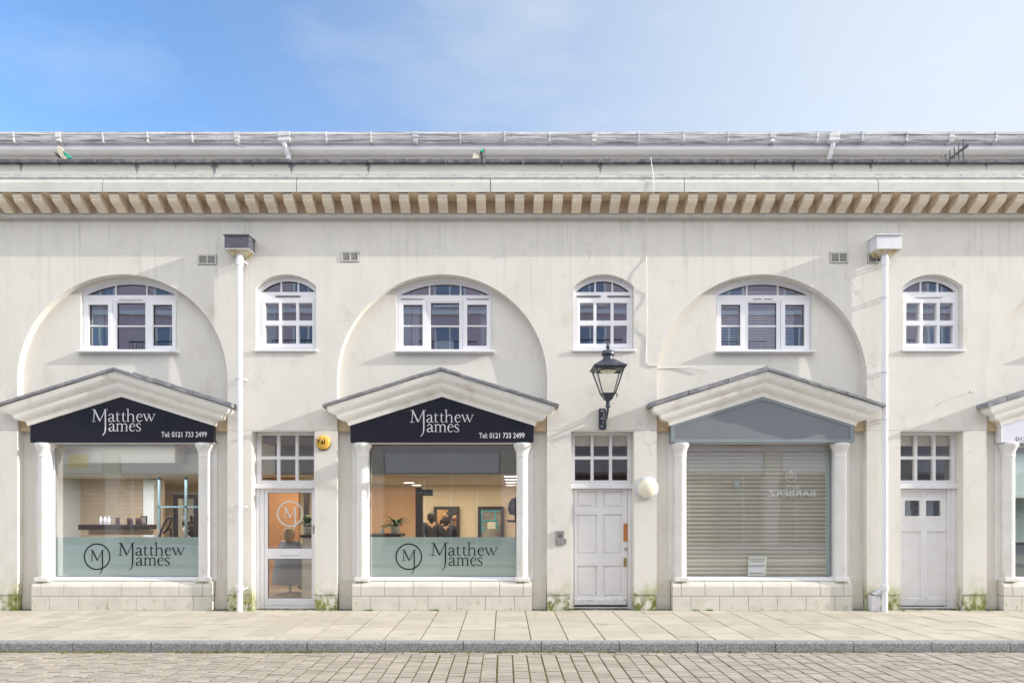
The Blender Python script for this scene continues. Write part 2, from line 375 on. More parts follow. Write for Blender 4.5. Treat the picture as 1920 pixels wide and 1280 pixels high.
# ------------------------------------------------------------------ lettering
def cr_spline(P, n=8):
    out = []; Q = [P[0]] + P + [P[-1]]
    for i in range(1, len(Q)-2):
        p0, p1, p2, p3 = Q[i-1], Q[i], Q[i+1], Q[i+2]
        for k in range(n):
            t = k/n
            out.append(tuple(.5*((2*b) + (-a+c)*t + (2*a-5*b+4*c-d)*t*t + (-a+3*b-3*c+d)*t**3) for a, b, c, d in zip(p0, p1, p2, p3)))
    out.append(P[-1]); return out
G = {   # serif glyph strokes, units: cap height 180; (x, y, width)
 'M': [[(24,2,8),(38,176,11)], [(0,3,6),(60,3,6)], [(2,176,6),(44,178,8)], [(36,176,20),(118,6,20)], [(118,6,9),(196,172,9)], [(178,177,6),(232,177,6)]],
 'MJ': [[(197,178,19),(199,60,19),(199,-60,18),(196,-125,15),(182,-170,11),(154,-203,9)]],
 'MI': [[(197,178,17),(199,3,17)], [(175,3,6),(224,3,6)]],
 'a': [[(8,88,15),(30,108,10),(55,108,11),(72,88,16),(72,22,16),(84,4,11),(106,12,5)], [(70,68,7),(36,54,10),(10,36,16),(10,14,16),(30,2,11),(52,8,8),(72,26,6)]],
 't': [[(22,142,4),(20,100,14),(20,26,16),(32,4,11),(58,10,5)], [(-4,104,7),(56,106,8)]],
 'h': [[(18,188,14),(18,2,16)], [(-4,178,6),(20,190,7)], [(-4,3,6),(40,3,6)], [(20,78,7),(50,108,10),(84,104,13),(96,80,16),(96,2,16)], [(76,3,6),(120,3,6)]],
 'e': [[(10,66,6),(84,70,6)], [(84,70,9),(74,98,12),(48,112,9),(18,92,15),(8,54,18),(22,14,14),(50,1,11),(86,24,5)]],
 'w': [[(12,110,15),(54,6,15)], [(54,6,6),(88,100,7)], [(80,110,15),(122,6,15)], [(122,6,6),(166,108,7)], [(-4,111,6),(34,111,6)], [(64,111,6),(98,111,6)], [(146,111,6),(182,111,6)]],
 'm': [[(18,112,12),(18,2,16)], [(-4,104,6),(18,112,7)], [(-4,3,6),(40,3,6)], [(20,82,7),(46,108,10),(73,104,13),(84,80,16),(84,2,16)], [(64,3,6),(106,3,6)],
       [(86,82,7),(112,108,10),(142,104,13),(152,80,16),(152,2,16)], [(132,3,6),(174,3,6)]],
 's': [[(70,88,6),(58,108,9),(34,112,9),(12,92,13),(24,68,16),(54,48,16),(66,22,13),(42,2,9),(16,4,8),(4,26,6)]],
}
_k = [0]
def stroke(mb, pts, ox, oy, sc, x0, y, z0):
    P = cr_spline([(p[0], p[1], p[2]) for p in pts], 7) if len(pts) > 2 else pts
    vs = []
    for i, p in enumerate(P):
        a = P[max(i-1, 0)]; c = P[min(i+1, len(P)-1)]; dx, dz = c[0]-a[0], c[1]-a[1]; l = math.hypot(dx, dz) or 1
        nx, nz_ = -dz/l*p[2]/2, dx/l*p[2]/2
        for s_ in (1, -1): vs.append((x0 + (ox+p[0]+nx*s_)*sc, (oy+p[1]+nz_*s_)*sc + z0))
    _k[0] = (_k[0] + 1) % 9; d = y - .0004*_k[0]
    n = len(P)
    V = [(v[0], d, v[1]) for v in vs] + [(v[0], d + .004, v[1]) for v in vs]
    F = [(2*i, 2*i+1, 2*i+3, 2*i+2) for i in range(n-1)]
    F += [(2*i, 2*i+2, 2*i+2+2*n, 2*i+2*n) for i in range(n-1)] + [(2*i+1, 2*i+1+2*n, 2*i+3+2*n, 2*i+3) for i in range(n-1)]
    mb.add(V, F)
def logotype(x0, z0, sc, y):        # left edge of M, baseline of the upper word
    mb = MB()
    for s_ in G['M'] + G['MJ']: stroke(mb, s_, 0, 0, sc, x0, y, z0)
    ox = 240
    for ch, adv in (('a',112),('t',86),('t',74),('h',144-4),('e',100),('w',0)):
        for s_ in G[ch]: stroke(mb, s_, ox, 0, sc, x0, y, z0)
        ox += adv
    ox = 245
    for ch, adv in (('a',112),('m',190),('e',98),('s',0)):
        for s_ in G[ch]: stroke(mb, s_, ox, -140, sc, x0, y, z0)
        ox += adv
    return mb
def monogram(cx, cz, r, sc, y):
    mb = MB()
    for s_ in G['M'] + G['MJ']: stroke(mb, s_, -112, -70, sc, cx, y, cz)
    n = 56; V = []; F = []
    for k in range(n):
        a = 2*math.pi*k/n
        for rr in (r, r - .022): V.append((cx + rr*math.cos(a), y, cz + rr*math.sin(a)))
    F = [(2*k, 2*k+1, (2*k+3) % (2*n), (2*k+2) % (2*n)) for k in range(n)]
    mb.add(V, F); return mb
def textmb(txt, x0, z0, width, height, y, mirror=False, bold=0):
    cu = bpy.data.curves.new('t', 'FONT'); cu.body = txt; cu.size = 1; cu.extrude = 0; cu.offset = bold
    ob = bpy.data.objects.new('t', cu); me = bpy.data.meshes.new_from_object(ob)
    xs = [v.co.x for v in me.vertices]; ys = [v.co.y for v in me.vertices]
    a, b_, c, d = min(xs), max(xs), min(ys), max(ys)
    mb = MB(); mb.add([((x0 + width - (v.co.x-a)/(b_-a)*width) if mirror else (x0 + (v.co.x-a)/(b_-a)*width), y, z0 + (v.co.y-c)/(d-c)*height) for v in me.vertices],
           [tuple(p.vertices) for p in me.polygons])
    bpy.data.objects.remove(ob); bpy.data.curves.remove(cu); bpy.data.meshes.remove(me)
    return mb

# ================================================================== GROUND
def tonemat(name, c1, c2, rough, sc, bump, bsc, stain=None):
    m, n, b = newmat(name); at = n.nodes.new('ShaderNodeAttribute'); at.attribute_name = 'tone'
    geo = n.nodes.new('ShaderNodeNewGeometry')
    t = n.nodes.new('ShaderNodeTexNoise'); t.inputs['Scale'].default_value = sc; t.inputs['Detail'].default_value = 8
    L(n, geo.outputs['Position'], t.inputs['Vector'])
    ad = n.nodes.new('ShaderNodeMath'); ad.operation = 'MULTIPLY_ADD'; ad.inputs[1].default_value = .6; ad.use_clamp = True
    L(n, t.outputs['Fac'], ad.inputs[0]); L(n, at.outputs['Fac'], ad.inputs[2])
    k = n.nodes.new('ShaderNodeMix'); k.data_type = 'RGBA'; k.inputs[6].default_value = rgba(c1); k.inputs[7].default_value = rgba(c2)
    L(n, ad.outputs[0], k.inputs['Factor']); cur = k.outputs[2]
    if stain:
        t2 = n.nodes.new('ShaderNodeTexNoise'); t2.inputs['Scale'].default_value = stain[1]; t2.inputs['Detail'].default_value = 8; t2.inputs['Roughness'].default_value = .65
        L(n, geo.outputs['Position'], t2.inputs['Vector'])
        r = n.nodes.new('ShaderNodeMapRange'); r.inputs[1].default_value = stain[2]; r.inputs[2].default_value = stain[3]; r.inputs[4].default_value = stain[4]
        L(n, t2.outputs['Fac'], r.inputs[0]); k2 = n.nodes.new('ShaderNodeMix'); k2.data_type = 'RGBA'
        L(n, r.outputs[0], k2.inputs['Factor']); L(n, cur, k2.inputs[6]); k2.inputs[7].default_value = rgba(stain[0]); cur = k2.outputs[2]
    L(n, cur, b.inputs['Base Color']); b.inputs['Roughness'].default_value = rough
    bn = n.nodes.new('ShaderNodeBump'); bn.inputs['Strength'].default_value = bump; bn.inputs['Distance'].default_value = .004
    t3 = n.nodes.new('ShaderNodeTexNoise'); t3.inputs['Scale'].default_value = bsc; t3.inputs['Detail'].default_value = 4
    L(n, geo.outputs['Position'], t3.inputs['Vector']); L(n, t3.outputs['Fac'], bn.inputs['Height']); L(n, bn.outputs[0], b.inputs['Normal'])
    return m
slab_m = tonemat('paving_slab', (.39,.35,.29), (.50,.455,.385), .85, 2.5, .35, 90, ((.36,.34,.27), 2.6, .50, .66, .75))
sett_m = tonemat('paver_block', (.27,.235,.195), (.41,.365,.31), .85, 6, .5, 70, ((.28,.26,.21), 3.0, .48, .70, .8))
joint_m = pm('mossy_joint', (.07,.06,.035), .95, (.13,.14,.03), 3.0, .4, .6, bump=.5, bsc=60)
kerb_m = pm('granite_kerb', (.17,.175,.185), .85, (.36,.365,.37), 60, .42, .62, bump=.6, bsc=60, bdist=.008)

def block_mesh(name, cells, z, mat, bev, depth, jit=0.0):
    vs = []; fs = []; tone = []
    for (x0, x1, y0, y1) in cells:
        dz = random.uniform(-jit, jit); t = random.uniform(0, .75); n = len(vs)
        tl = [random.uniform(-jit, jit)*.5 for _ in range(4)]
        b = bev
        vs += [(x0,y0,z-depth),(x1,y0,z-depth),(x1,y1,z-depth),(x0,y1,z-depth),
               (x0,y0,z-b+dz),(x1,y0,z-b+dz),(x1,y1,z-b+dz),(x0,y1,z-b+dz),
               (x0+b,y0+b,z+dz+tl[0]),(x1-b,y0+b,z+dz+tl[1]),(x1-b,y1-b,z+dz+tl[2]),(x0+b,y1-b,z+dz+tl[3])]
        F = [(8,9,10,11)] + [(i, (i+1)%4, (i+1)%4+4, i+4) for i in range(4)] + [(i+4, (i+1)%4+4, (i+1)%4+8, i+8) for i in range(4)]
        fs += [tuple(i+n for i in f) for f in F]; tone += [t]*9
    me = bpy.data.meshes.new(name); me.from_pydata(vs, [], fs); me.update()
    at = me.attributes.new('tone', 'FLOAT', 'FACE'); at.data.foreach_set('value', tone)
    o = bpy.data.objects.new(name, me); C.objects.link(o); me.materials.append(mat); o['kind'] = 'structure'
    return o
ROADZ = -0.128; KY = -2.73
ground_m = pm('earth', (.20,.19,.17), .95, (.26,.24,.2), .5)
MB().add([(-300,-300,-.30),(300,-300,-.30),(300,300,-.30),(-300,300,-.30)], [(0,1,2,3)]).build('ground', ground_m, kind='structure')
MB().box(-32, 32, -9.2, KY, -.25, ROADZ-.009).build('road_bed', joint_m, kind='structure')
MB().box(-32, 32, KY+.1301, -.001, -.25, -.007).build('pavement_bed', joint_m, kind='structure')
cells = []; sw = .489; x = -.13 - 34*sw; col = 0
while x < 17.5:
    off = 0 if col % 2 == 0 else .25
    ys = [-.12 - off - .5*i for i in range(0, 7)]
    ylist = [-.03] + [y for y in ys if y > KY + .17] + [KY+.134]
    for a, b in zip(ylist[:-1], ylist[1:]):
        cells.append((x+.007, x+sw-.007, b+.0055, a-.0055))
    x += sw; col += 1
block_mesh('pavement', cells, 0.0, slab_m, .0015, .03, .0025)
cells = [(x0+.003, x0+.197, -.026, -.003) for x0 in [-16 + .2*i for i in range(170)]]
block_mesh('pavement_edge', cells, -.002, slab_m, .003, .02, .003)
# kerb blocks
mb = MB(); xk = 945; k0 = PX(722, KY)
x = k0 - 18.0*1.013
while x < 18:
    prof = [(KY, ROADZ-.06), (KY+.004, -.022), (KY+.012, -.008), (KY+.028, .0), (KY+.13, .002), (KY+.13, ROADZ-.06)]
    mb.extr(prof, x+.005, x+1.013-.005); x += 1.013
mb.build('kerb', kerb_m, kind='structure')
# road blocks: one channel course laid lengthwise, then staggered courses
cells = []; x = -16.0
while x < 17: cells.append((x+.005, x+.205, KY-.125, KY-.018)); x += .21
x = -16.0; col = 0
while x < 17:
    y = KY - .13 - (0.0 if col % 2 == 0 else .055); wv = random.uniform(-.004, .004)
    if col % 2: cells.append((x+.005, x+.175, y+.004, KY-.134))
    while y > -6.6:
        cells.append((x+.008+wv, x+.174+wv, y-.108+.004, y-.006)); y -= .11
    x += .183; col += 1
block_mesh('road', cells, ROADZ, sett_m, .003, .05, .004)
far_road = brickmat('paver_far', (.40,.37,.33), (.33,.30,.27), (.16,.15,.1), 1, .2, .1, .006, rot=False)
MB().box(-32, 32, -9.2, -6.61, -.2, ROADZ-.002).build('road_far_side', far_road, kind='structure')
far_pave = brickmat('slab_far', (.48,.45,.39), (.52,.49,.43), (.22,.2,.14), 1, .5, .5, .01, rot=False)
MB().box(-32, 32, -13.9, -9.2, -.2, 0).build('pavement_far_side', far_pave, kind='structure')
# moss and small weeds at the kerb foot and wall foot
mb = MB()
def clump(mb, x, y, z, n, h, sp):
    for _ in range(n):
        a = random.uniform(0, 6.28); r = random.uniform(0, sp); px, py = x + r*math.cos(a), y + r*math.sin(a)*.5
        hh = h*random.uniform(.4, 1); w = hh*.35; an = random.uniform(0, 3.14); lx, ly = random.uniform(-.5,.5)*hh, random.uniform(-.5,.5)*hh
        dx, dy = math.cos(an)*w, math.sin(an)*w
        mb.add([(px-dx,py-dy,z),(px+dx,py+dy,z),(px+lx+dx*.6,py+ly+dy*.6,z+hh*.7),(px+lx*1.4,py+ly*1.4,z+hh)], [(0,1,2,3)])
for i in range(5200):
    x = random.uniform(-9, 9.5); dens = (.9 if x < 1.5 else .25) * (0.5 + 0.5*math.sin(x*3.1)*math.sin(x*1.3+1))
    if random.random() < dens: clump(mb, x, KY-.008 - random.random()**2*.035, ROADZ-.012, 3, .034, .018)
mb.build('kerb_moss', moss_m, kind='stuff')
mb = MB()
for i in range(420):
    x = random.uniform(-9, 10)
    if random.random() < .5 + .5*math.sin(x*2.7): clump(mb, x, -.03, -.008, 3, .016, .02)
for px in (689, 697, 814, 819, 1302, 1330, 1625, 1690, 1020, 428, 470, 625, 1035, 1068, 1192, 1228, 1812, 1855, 30):
    clump(mb, PX(px), -.05, -.005, 14, .045, .05)
mb.build('wall_foot_weeds', weed_m, kind='stuff')
mb = MB()
for pa, pb, dn in ((0,30,1),(425,445,.8),(455,472,.8),(590,630,1),(1028,1071,1.2),(1188,1231,1.2),(1628,1655,.7),(1665,1688,1),(1807,1860,.8)):
    fr_ = random.random()*9
    for i in range(int(230*dn)):
        u = random.random(); e = random.choice([random.random()**2*.5, 1-random.random()**2*.5])
        x = PX(pa) + (PX(pb)-PX(pa))*(.03+.94*e); z = random.random()**1.7*.30; y = .016 if z < .27 else -.002
        if math.sin(x*23+fr_)*math.sin(z*31+x*11+fr_) < .25 + z*1.2: continue
        s_ = random.uniform(.005, .013); a = random.uniform(0, 3.14); ca, sa = math.cos(a)*s_, math.sin(a)*s_
        mb.add([(x-ca, y, z-sa), (x+sa, y-s_*.9, z-ca), (x+ca, y-s_*.4, z+sa), (x-sa, y-s_*.7, z+ca)], [(0,1,2,3)])
mb.build('pier_moss', moss_m, kind='stuff')
mb = MB()
for i in range(70):
    x = random.choice([random.uniform(-9, 2), random.uniform(-6, -3)]); a = random.uniform(0, 3.14)
    y = KY - random.uniform(.01, .09); s_ = random.uniform(.008, .018)
    mb.add([(x-s_*math.cos(a), y-s_*math.sin(a), ROADZ+.004), (x, y-s_*.6, ROADZ+.010), (x+s_*math.cos(a), y+s_*math.sin(a), ROADZ+.005), (x, y+s_*.6, ROADZ+.012)], [(0,1,2,3)])
mb.build('fallen_leaves', redleaf_m, kind='stuff')

# ================================================================== TERRACE
B = empty('terrace_building', (0, .3, 0), 'long cream stucco terrace of shops with arched bays and a bracketed cornice', 'building')
BAYS = [-6.505, -1.055, 4.395, 10.02]
SMALL = [-3.714, 1.70, 7.31]
DOORS = [-3.764, 1.68, 7.295]
WINX = [-6.473, -1.024, 4.485, 10.09]
ARC_R, ARC_Z = 1.79, 3.93
XL, XR = -13.2, 14.6
holes = []
for c in BAYS:
    holes.append([(c-ARC_R, -.05), (c+ARC_R, -.05)] + arc(c, ARC_Z, ARC_R, 0, math.pi, 56))
small_poly = [segtop(c, .515, 4.44, 5.514, 5.722) for c in SMALL]
holes_d = [rect(c-.536, c+.536, -.05, PZ(808)) for c in DOORS]
# the outer wall sheet, stopping above the mossy pier feet
outer = [(XL, .27)]
edges = []
for c in BAYS: edges.append((c-ARC_R, c+ARC_R, 'bay', c))
for c in DOORS: edges.append((c-.536, c+.536, 'door', c))
edges.sort()
for (a, b, kd, c) in edges:
    outer.append((a, .27))
    if kd == 'door': outer += [(a, PZ(808)), (b, PZ(808))]
    else: outer += [(a, ARC_Z)] + arc(c, ARC_Z, ARC_R, math.pi, 0, 56)[1:-1] + [(b, ARC_Z)]
    outer.append((b, .27))
outer += [(XR, .27), (XR, 7.0), (XL, 7.0)]
MB().plate(outer, small_poly, 0.0, .14).build('wall', wall_m, B)
# pier feet
mb = MB(); prev = XL
for (a, b, kd, c) in edges + [(XR, XR, '', 0)]:
    if a - prev > .05: MB().box(prev+.004, a-.004, .018, .139, -.02, .275).build('pier_foot', wall_m, B)
    prev = b
# recessed panels and backing sheet
hb = [segtop(c, .515, 4.44, 5.514, 5.722) for c in SMALL]
hb += [rect(c-.536, c+.536, -.02, PZ(808)) for c in DOORS]
wo_ = []
for c in WINX:
    a = math.acos(.83/1.77)
    wo_.append([(c-.83, 4.447), (c+.83, 4.447)] + arc(c, ARC_Z, 1.77, a, math.pi-a, 24))
hb += wo_
hb += [rect(c-1.36, c+1.36, .46, 2.92) for c in BAYS]
MB().plate(rect(XL, XR, -.04, 7.0), hb, .1402, .32).build('recessed_wall', panel_m, B)
# base course in the recesses each side of the shopfronts
mb = MB()
for c in BAYS:
    for s_ in (-1, 1):
        a, b = sorted((c + s_*1.535, c + s_*1.785))
        MB().box(a, b, .105, .1405, 0, .245).box(a, b, .115, .1405, .2451, .50).build('recess_base_course', stone_m, B)

# ---- cornice
mb = MB()
mb.box(XL, XR, -.10, .0, 6.655, 6.711)
tan_m = pm('warm_bounce_stone', (.74,.60,.44), .85, (.64,.50,.36), 5)  # tan of ground-bounced light put into the colour of frieze and soffit
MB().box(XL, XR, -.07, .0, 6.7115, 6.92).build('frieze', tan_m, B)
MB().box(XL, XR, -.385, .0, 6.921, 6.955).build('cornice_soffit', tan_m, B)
mb.build('bed_moulding', cornice_m, B, bevel=.004)
JP = PX(919.5, -.42); mb = MB(); x = JP - 6*3.185
while x < XR:
    a, b = max(x+.006, XL), min(x+3.179, XR)
    if b > a: mb.extr([(-.42,6.925),(-.42,7.085),(-.405,7.11),(-.40,7.145),(.2,7.145),(.2,6.96),(-.39,6.96),(-.40,6.925)], a, b)
    x += 3.185
mb.build('cornice', cornice_m, B)
prof = [(-.385,6.955),(-.385,6.91),(-.375,6.905),(-.375,6.865),(-.36,6.855),(-.345,6.82),(-.315,6.79),(-.27,6.775),(-.215,6.765),(-.175,6.745),(-.155,6.72),(-.15,6.712),(-.068,6.712),(-.068,6.955)]
b0 = MB().extr(prof, -.08, .08); proto = None
x = JP + .16 - 40*.3185; xs = []
while x < XR - .1:
    if x > XL + .1: xs.append(x)
    x += .3185
for i, x in enumerate(xs):
    if proto is None:
        n_ = brk_m.node_tree; bb = n_.nodes['Principled BSDF']; src = bb.inputs['Base Color'].links[0].from_socket
        oi = n_.nodes.new('ShaderNodeObjectInfo'); mr = n_.nodes.new('ShaderNodeMapRange'); mr.inputs[3].default_value = 0; mr.inputs[4].default_value = .55
        n_.links.new(oi.outputs['Random'], mr.inputs[0]); kk = n_.nodes.new('ShaderNodeMix'); kk.data_type = 'RGBA'; kk.inputs[7].default_value = (.66,.59,.49,1)
        n_.links.new(mr.outputs[0], kk.inputs['Factor']); n_.links.new(src, kk.inputs[6]); n_.links.new(kk.outputs[2], bb.inputs['Base Color'])
        proto = b0.build('bracket', brk_m, B, world=False, bevel=.003); proto.location = (x, -.3, 0)
    else:
        c = proto.copy(); C.objects.link(c); c.location = (x, -.3, 0)
# ---- parapet
MB().extr([(-.40,7.147),(-.41,7.165),(-.41,7.185),(-.395,7.20),(-.37,7.205),(-.37,7.24),(.2,7.24),(.2,7.147)], XL, XR).build('parapet_flashing', lead_m, B)
MB().box(XL, XR, -.35, .2, 7.241, 7.415).build('parapet', parapet_m, B)
def hline(m, z0, half, colr, am):
    n = m.node_tree; b = n.nodes['Principled BSDF']; src = b.inputs['Base Color'].links[0].from_socket
    geo = n.nodes.new('ShaderNodeNewGeometry'); sp = n.nodes.new('ShaderNodeSeparateXYZ'); L(n, geo.outputs['Position'], sp.inputs[0])
    nn = n.nodes.new('ShaderNodeTexNoise'); nn.inputs['Scale'].default_value = 3.0; nn.inputs['Detail'].default_value = 8; L(n, geo.outputs['Position'], nn.inputs['Vector'])
    a = n.nodes.new('ShaderNodeMath'); a.operation = 'MULTIPLY_ADD'; a.inputs[1].default_value = .02; L(n, nn.outputs['Fac'], a.inputs[0]); L(n, sp.outputs['Z'], a.inputs[2])
    c_ = n.nodes.new('ShaderNodeMath'); c_.operation = 'COMPARE'; c_.inputs[1].default_value = z0 + .01; c_.inputs[2].default_value = half; L(n, a.outputs[0], c_.inputs[0])
    d = n.nodes.new('ShaderNodeMath'); d.operation = 'MULTIPLY'; d.inputs[1].default_value = am; L(n, c_.outputs[0], d.inputs[0])
    k = n.nodes.new('ShaderNodeMix'); k.data_type = 'RGBA'; L(n, d.outputs[0], k.inputs['Factor']); L(n, src, k.inputs[6]); k.inputs[7].default_value = rgba(colr)
    L(n, k.outputs[2], b.inputs['Base Color'])
def cracks(m, colr=(.33,.31,.28)):
    n = m.node_tree; b = n.nodes['Principled BSDF']; src = b.inputs['Base Color'].links[0].from_socket
    geo = n.nodes.new('ShaderNodeNewGeometry'); nn = n.nodes.new('ShaderNodeTexNoise'); nn.inputs['Scale'].default_value = 2.2; nn.inputs['Detail'].default_value = 8
    L(n, geo.outputs['Position'], nn.inputs['Vector'])
    mp_ = n.nodes.new('ShaderNodeMapping'); mp_.inputs['Scale'].default_value = (1.0, 1, .55); L(n, geo.outputs['Position'], mp_.inputs[0])
    ad = n.nodes.new('ShaderNodeMix'); ad.data_type = 'RGBA'; ad.blend_type = 'ADD'; ad.inputs['Factor'].default_value = .55; L(n, mp_.outputs[0], ad.inputs[6]); L(n, nn.outputs['Color'], ad.inputs[7])
    v = n.nodes.new('ShaderNodeTexVoronoi'); v.feature = 'DISTANCE_TO_EDGE'; v.inputs['Scale'].default_value = .55; L(n, ad.outputs[2], v.inputs['Vector'])
    lt_ = n.nodes.new('ShaderNodeMapRange'); lt_.inputs[1].default_value = .0015; lt_.inputs[2].default_value = .0045; lt_.inputs[3].default_value = 1; lt_.inputs[4].default_value = 0; L(n, v.outputs['Distance'], lt_.inputs[0])
    n3 = n.nodes.new('ShaderNodeTexNoise'); n3.inputs['Scale'].default_value = .9; L(n, geo.outputs['Position'], n3.inputs['Vector'])
    g = n.nodes.new('ShaderNodeMapRange'); g.inputs[1].default_value = .56; g.inputs[2].default_value = .64; g.inputs[4].default_value = .35; L(n, n3.outputs['Fac'], g.inputs[0])
    d = n.nodes.new('ShaderNodeMath'); d.operation = 'MULTIPLY'; L(n, lt_.outputs[0], d.inputs[0]); L(n, g.outputs[0], d.inputs[1])
    k = n.nodes.new('ShaderNodeMix'); k.data_type = 'RGBA'; L(n, d.outputs[0], k.inputs['Factor']); L(n, src, k.inputs[6]); k.inputs[7].default_value = rgba(colr)
    L(n, k.outputs[2], b.inputs['Base Color'])
def spots(m, scale, rad, colr, am):
    n = m.node_tree; b = n.nodes['Principled BSDF']; src = b.inputs['Base Color'].links[0].from_socket
    geo = n.nodes.new('ShaderNodeNewGeometry'); v = n.nodes.new('ShaderNodeTexVoronoi'); v.inputs['Scale'].default_value = scale; L(n, geo.outputs['Position'], v.inputs['Vector'])
    r = n.nodes.new('ShaderNodeMapRange'); r.inputs[1].default_value = rad*.7; r.inputs[2].default_value = rad; r.inputs[3].default_value = am; r.inputs[4].default_value = 0; L(n, v.outputs['Distance'], r.inputs[0])
    k = n.nodes.new('ShaderNodeMix'); k.data_type = 'RGBA'; L(n, r.outputs[0], k.inputs['Factor']); L(n, src, k.inputs[6]); k.inputs[7].default_value = rgba(colr)
    L(n, k.outputs[2], b.inputs['Base Color'])
cracks(wall_m); spots(slab_m, 2.3, .055, (.25,.24,.22), .55)
hline(wall_m, PZ(806.5), .006, (.36,.34,.30), .6)
joint_stains(parapet_m, JP - 22*.638 - .1, .638, 7.415, .19)
mb = MB(); x = JP - 22*.638 - .1
while x < XR:
    dz = random.uniform(-.003, .003)
    mb.box(max(x, XL)+.006, min(x+.632, XR), -.405+random.uniform(-.004,.004), .25, 7.418+dz, 7.475+dz); x += .638
mb.build('coping', coping_m, B, bevel=.006)
# ---- set-back eaves, gutter and roof
MB().box(XL, XR, 1.62, 1.8, 6.9, 8.605).build('upper_wall', panel_m, B)
MB().box(XL, XR, 1.411, 1.7, 8.606, 8.625).build('soffit', white_m, B)
MB().box(XL, XR, 1.385, 1.41, 8.60, 8.80).build('eaves_board', pm('eaves_paint', (.86,.86,.93), .5, (.80,.80,.86), 3), B)
MB().box(XL, XR, 1.60, 1.64, 8.36, 8.46).build('frieze_board', stone_m, B)
mb = MB(); n = 10
pts = [(1.33 - .07*math.cos(math.pi*k/n), 8.755 - .075*math.sin(math.pi*k/n)) for k in range(n+1)]
inn = [(1.33 - .06*math.cos(math.pi*k/n), 8.755 - .065*math.sin(math.pi*k/n)) for k in range(n, -1, -1)]
mb.extr([(1.240,8.845),(1.240,8.80),(1.252,8.79),(1.252,8.77),(1.26,8.755)] + pts[1:] + inn[:-1] + [(1.272,8.80),(1.255,8.845)], XL, XR)
mb.build('roof_gutter', gutter_m, B, smooth=True)
mb = MB(); x = PX(25, 1.25)
k = 0
while x < XR:
    w = .015 if k % 4 != 1 else .05
    MB().box(x-w, x+w, 1.230, 1.262, 8.74, 8.850).box(x-w*.8, x+w*.8, 1.242, 1.385, 8.665, 8.74).build('gutter_bracket', gutter_m, B, bevel=.003)
    x += .845; k += 1
MB().add([(XL,1.35,8.84),(XR,1.35,8.84),(XR,8.6,9.95),(XL,8.6,9.95),(XL,1.35,8.81),(XR,1.35,8.81),(XR,8.6,9.85),(XL,8.6,9.85)],
         [(0,1,2,3),(4,7,6,5),(0,4,5,1),(1,5,6,2),(2,6,7,3),(3,7,4,0)]).build('roof', roof_m, B)
MB().box(XL, XR, .2, 1.7, 7.10, 7.14).build('parapet_gutter_deck', lead_m, B)

# ---- windows
def window_frame_polys(c):
    return wo_[WINX.index(c)]
def big_window(c, k):
    fr = MB().plate(wo_[k], [
        [(c-.765, 5.43), (c+.765, 5.43)] + arc(c, ARC_Z, 1.69, math.acos(.765/1.69), math.pi-math.acos(.765/1.69), 20),
        rect(c-.27, c+.27, 4.475, 5.32), rect(c-.79, c-.31, 4.475, 5.34), rect(c+.31, c+.79, 4.475, 5.34)], .20, .28)
    w = fr.build('window', upvc_m, B, bevel=.004)
    mb = MB()
    for s_ in (-1, 1):
        x0, x1 = (c-.795, c-.315) if s_ < 0 else (c+.315, c+.795)
        mb.plate(rect(x0, x1, 4.48, 5.335), [rect(x0+.072, x1-.072, 4.55, 5.262)], .185, .25)
        mb.box(x0+.07, x1-.07, .215, .24, 4.888, 4.912)
    mb.plate(rect(c-.272, c+.272, 4.472, 5.322), [rect(c-.245, c+.245, 4.495, 5.297)], .21, .25)
    mb.box(c-.25, c+.25, .215, .24, 4.885, 4.909)
    for s_ in (-1, 1): mb.box(c+s_*.27-.013, c+s_*.27+.013, .215, .24, 5.42, 5.62)
    mb.build('sash', upvc_m, w, bevel=.004)
    # black rubber gasket
    mb = MB()
    zc = [(c-.773, 5.422), (c+.773, 5.422)] + arc(c, ARC_Z, 1.698, math.acos(.773/1.698), math.pi-math.acos(.773/1.698), 20)
    zi = [(c-.752, 5.436), (c+.752, 5.436)] + arc(c, ARC_Z, 1.678, math.acos(.752/1.678), math.pi-math.acos(.752/1.678), 20)
    mb.plate(zc, [zi], .232, .245)
    mb.plate(rect(c-.725, c-.385, 4.548, 5.268), [rect(c-.717, c-.393, 4.556, 5.256)], .224, .243)
    mb.plate(rect(c+.385, c+.725, 4.548, 5.268), [rect(c+.393, c+.717, 4.556, 5.256)], .224, .243)
    mb.plate(rect(c-.247, c+.247, 4.493, 5.30), [rect(c-.239, c+.239, 4.50, 5.288)], .226, .243)
    mb.build('gasket', dark_m, w)
    mb = MB()
    mb.add([(c-.80,.244,4.47),(c+.80,.244,4.47),(c+.80,.244,5.36),(c-.80,.244,5.36)], [(0,1,2,3)])
    a = math.acos(.775/1.70); P = [(c-.775, 5.42), (c+.775, 5.42)] + arc(c, ARC_Z, 1.70, a, math.pi-a, 16)
    mb.add([(p[0], .2445, p[1]) for p in P], [tuple(range(len(P)))])
    mb.build('pane', glass_m, w)
    MB().extr([(.04,4.415),(.04,4.445),(.198,4.462),(.25,4.462),(.25,4.41),(.06,4.41)], c-.855, c+.855).build('sill', upvc_m, w, bevel=.003)
    if k in (1,):
        MB().box(c-.76, c-.38, .195, .21, 5.352, 5.364).box(c+.38, c+.76, .195, .21, 5.352, 5.364).build('trickle_vent', dark_m, w)
    if k == 0: MB().box(c-.20, c+.20, .18, .21, 5.345, 5.375).build('trickle_vent', old_white_m, w, bevel=.003)
    if k == 2: MB().box(c-.17, c-.02, .195, .21, 5.352, 5.364).box(c+.02, c+.17, .195, .21, 5.352, 5.364).build('trickle_vent', dark_m, w)
    return w
for k, c in enumerate(WINX): big_window(c, k)
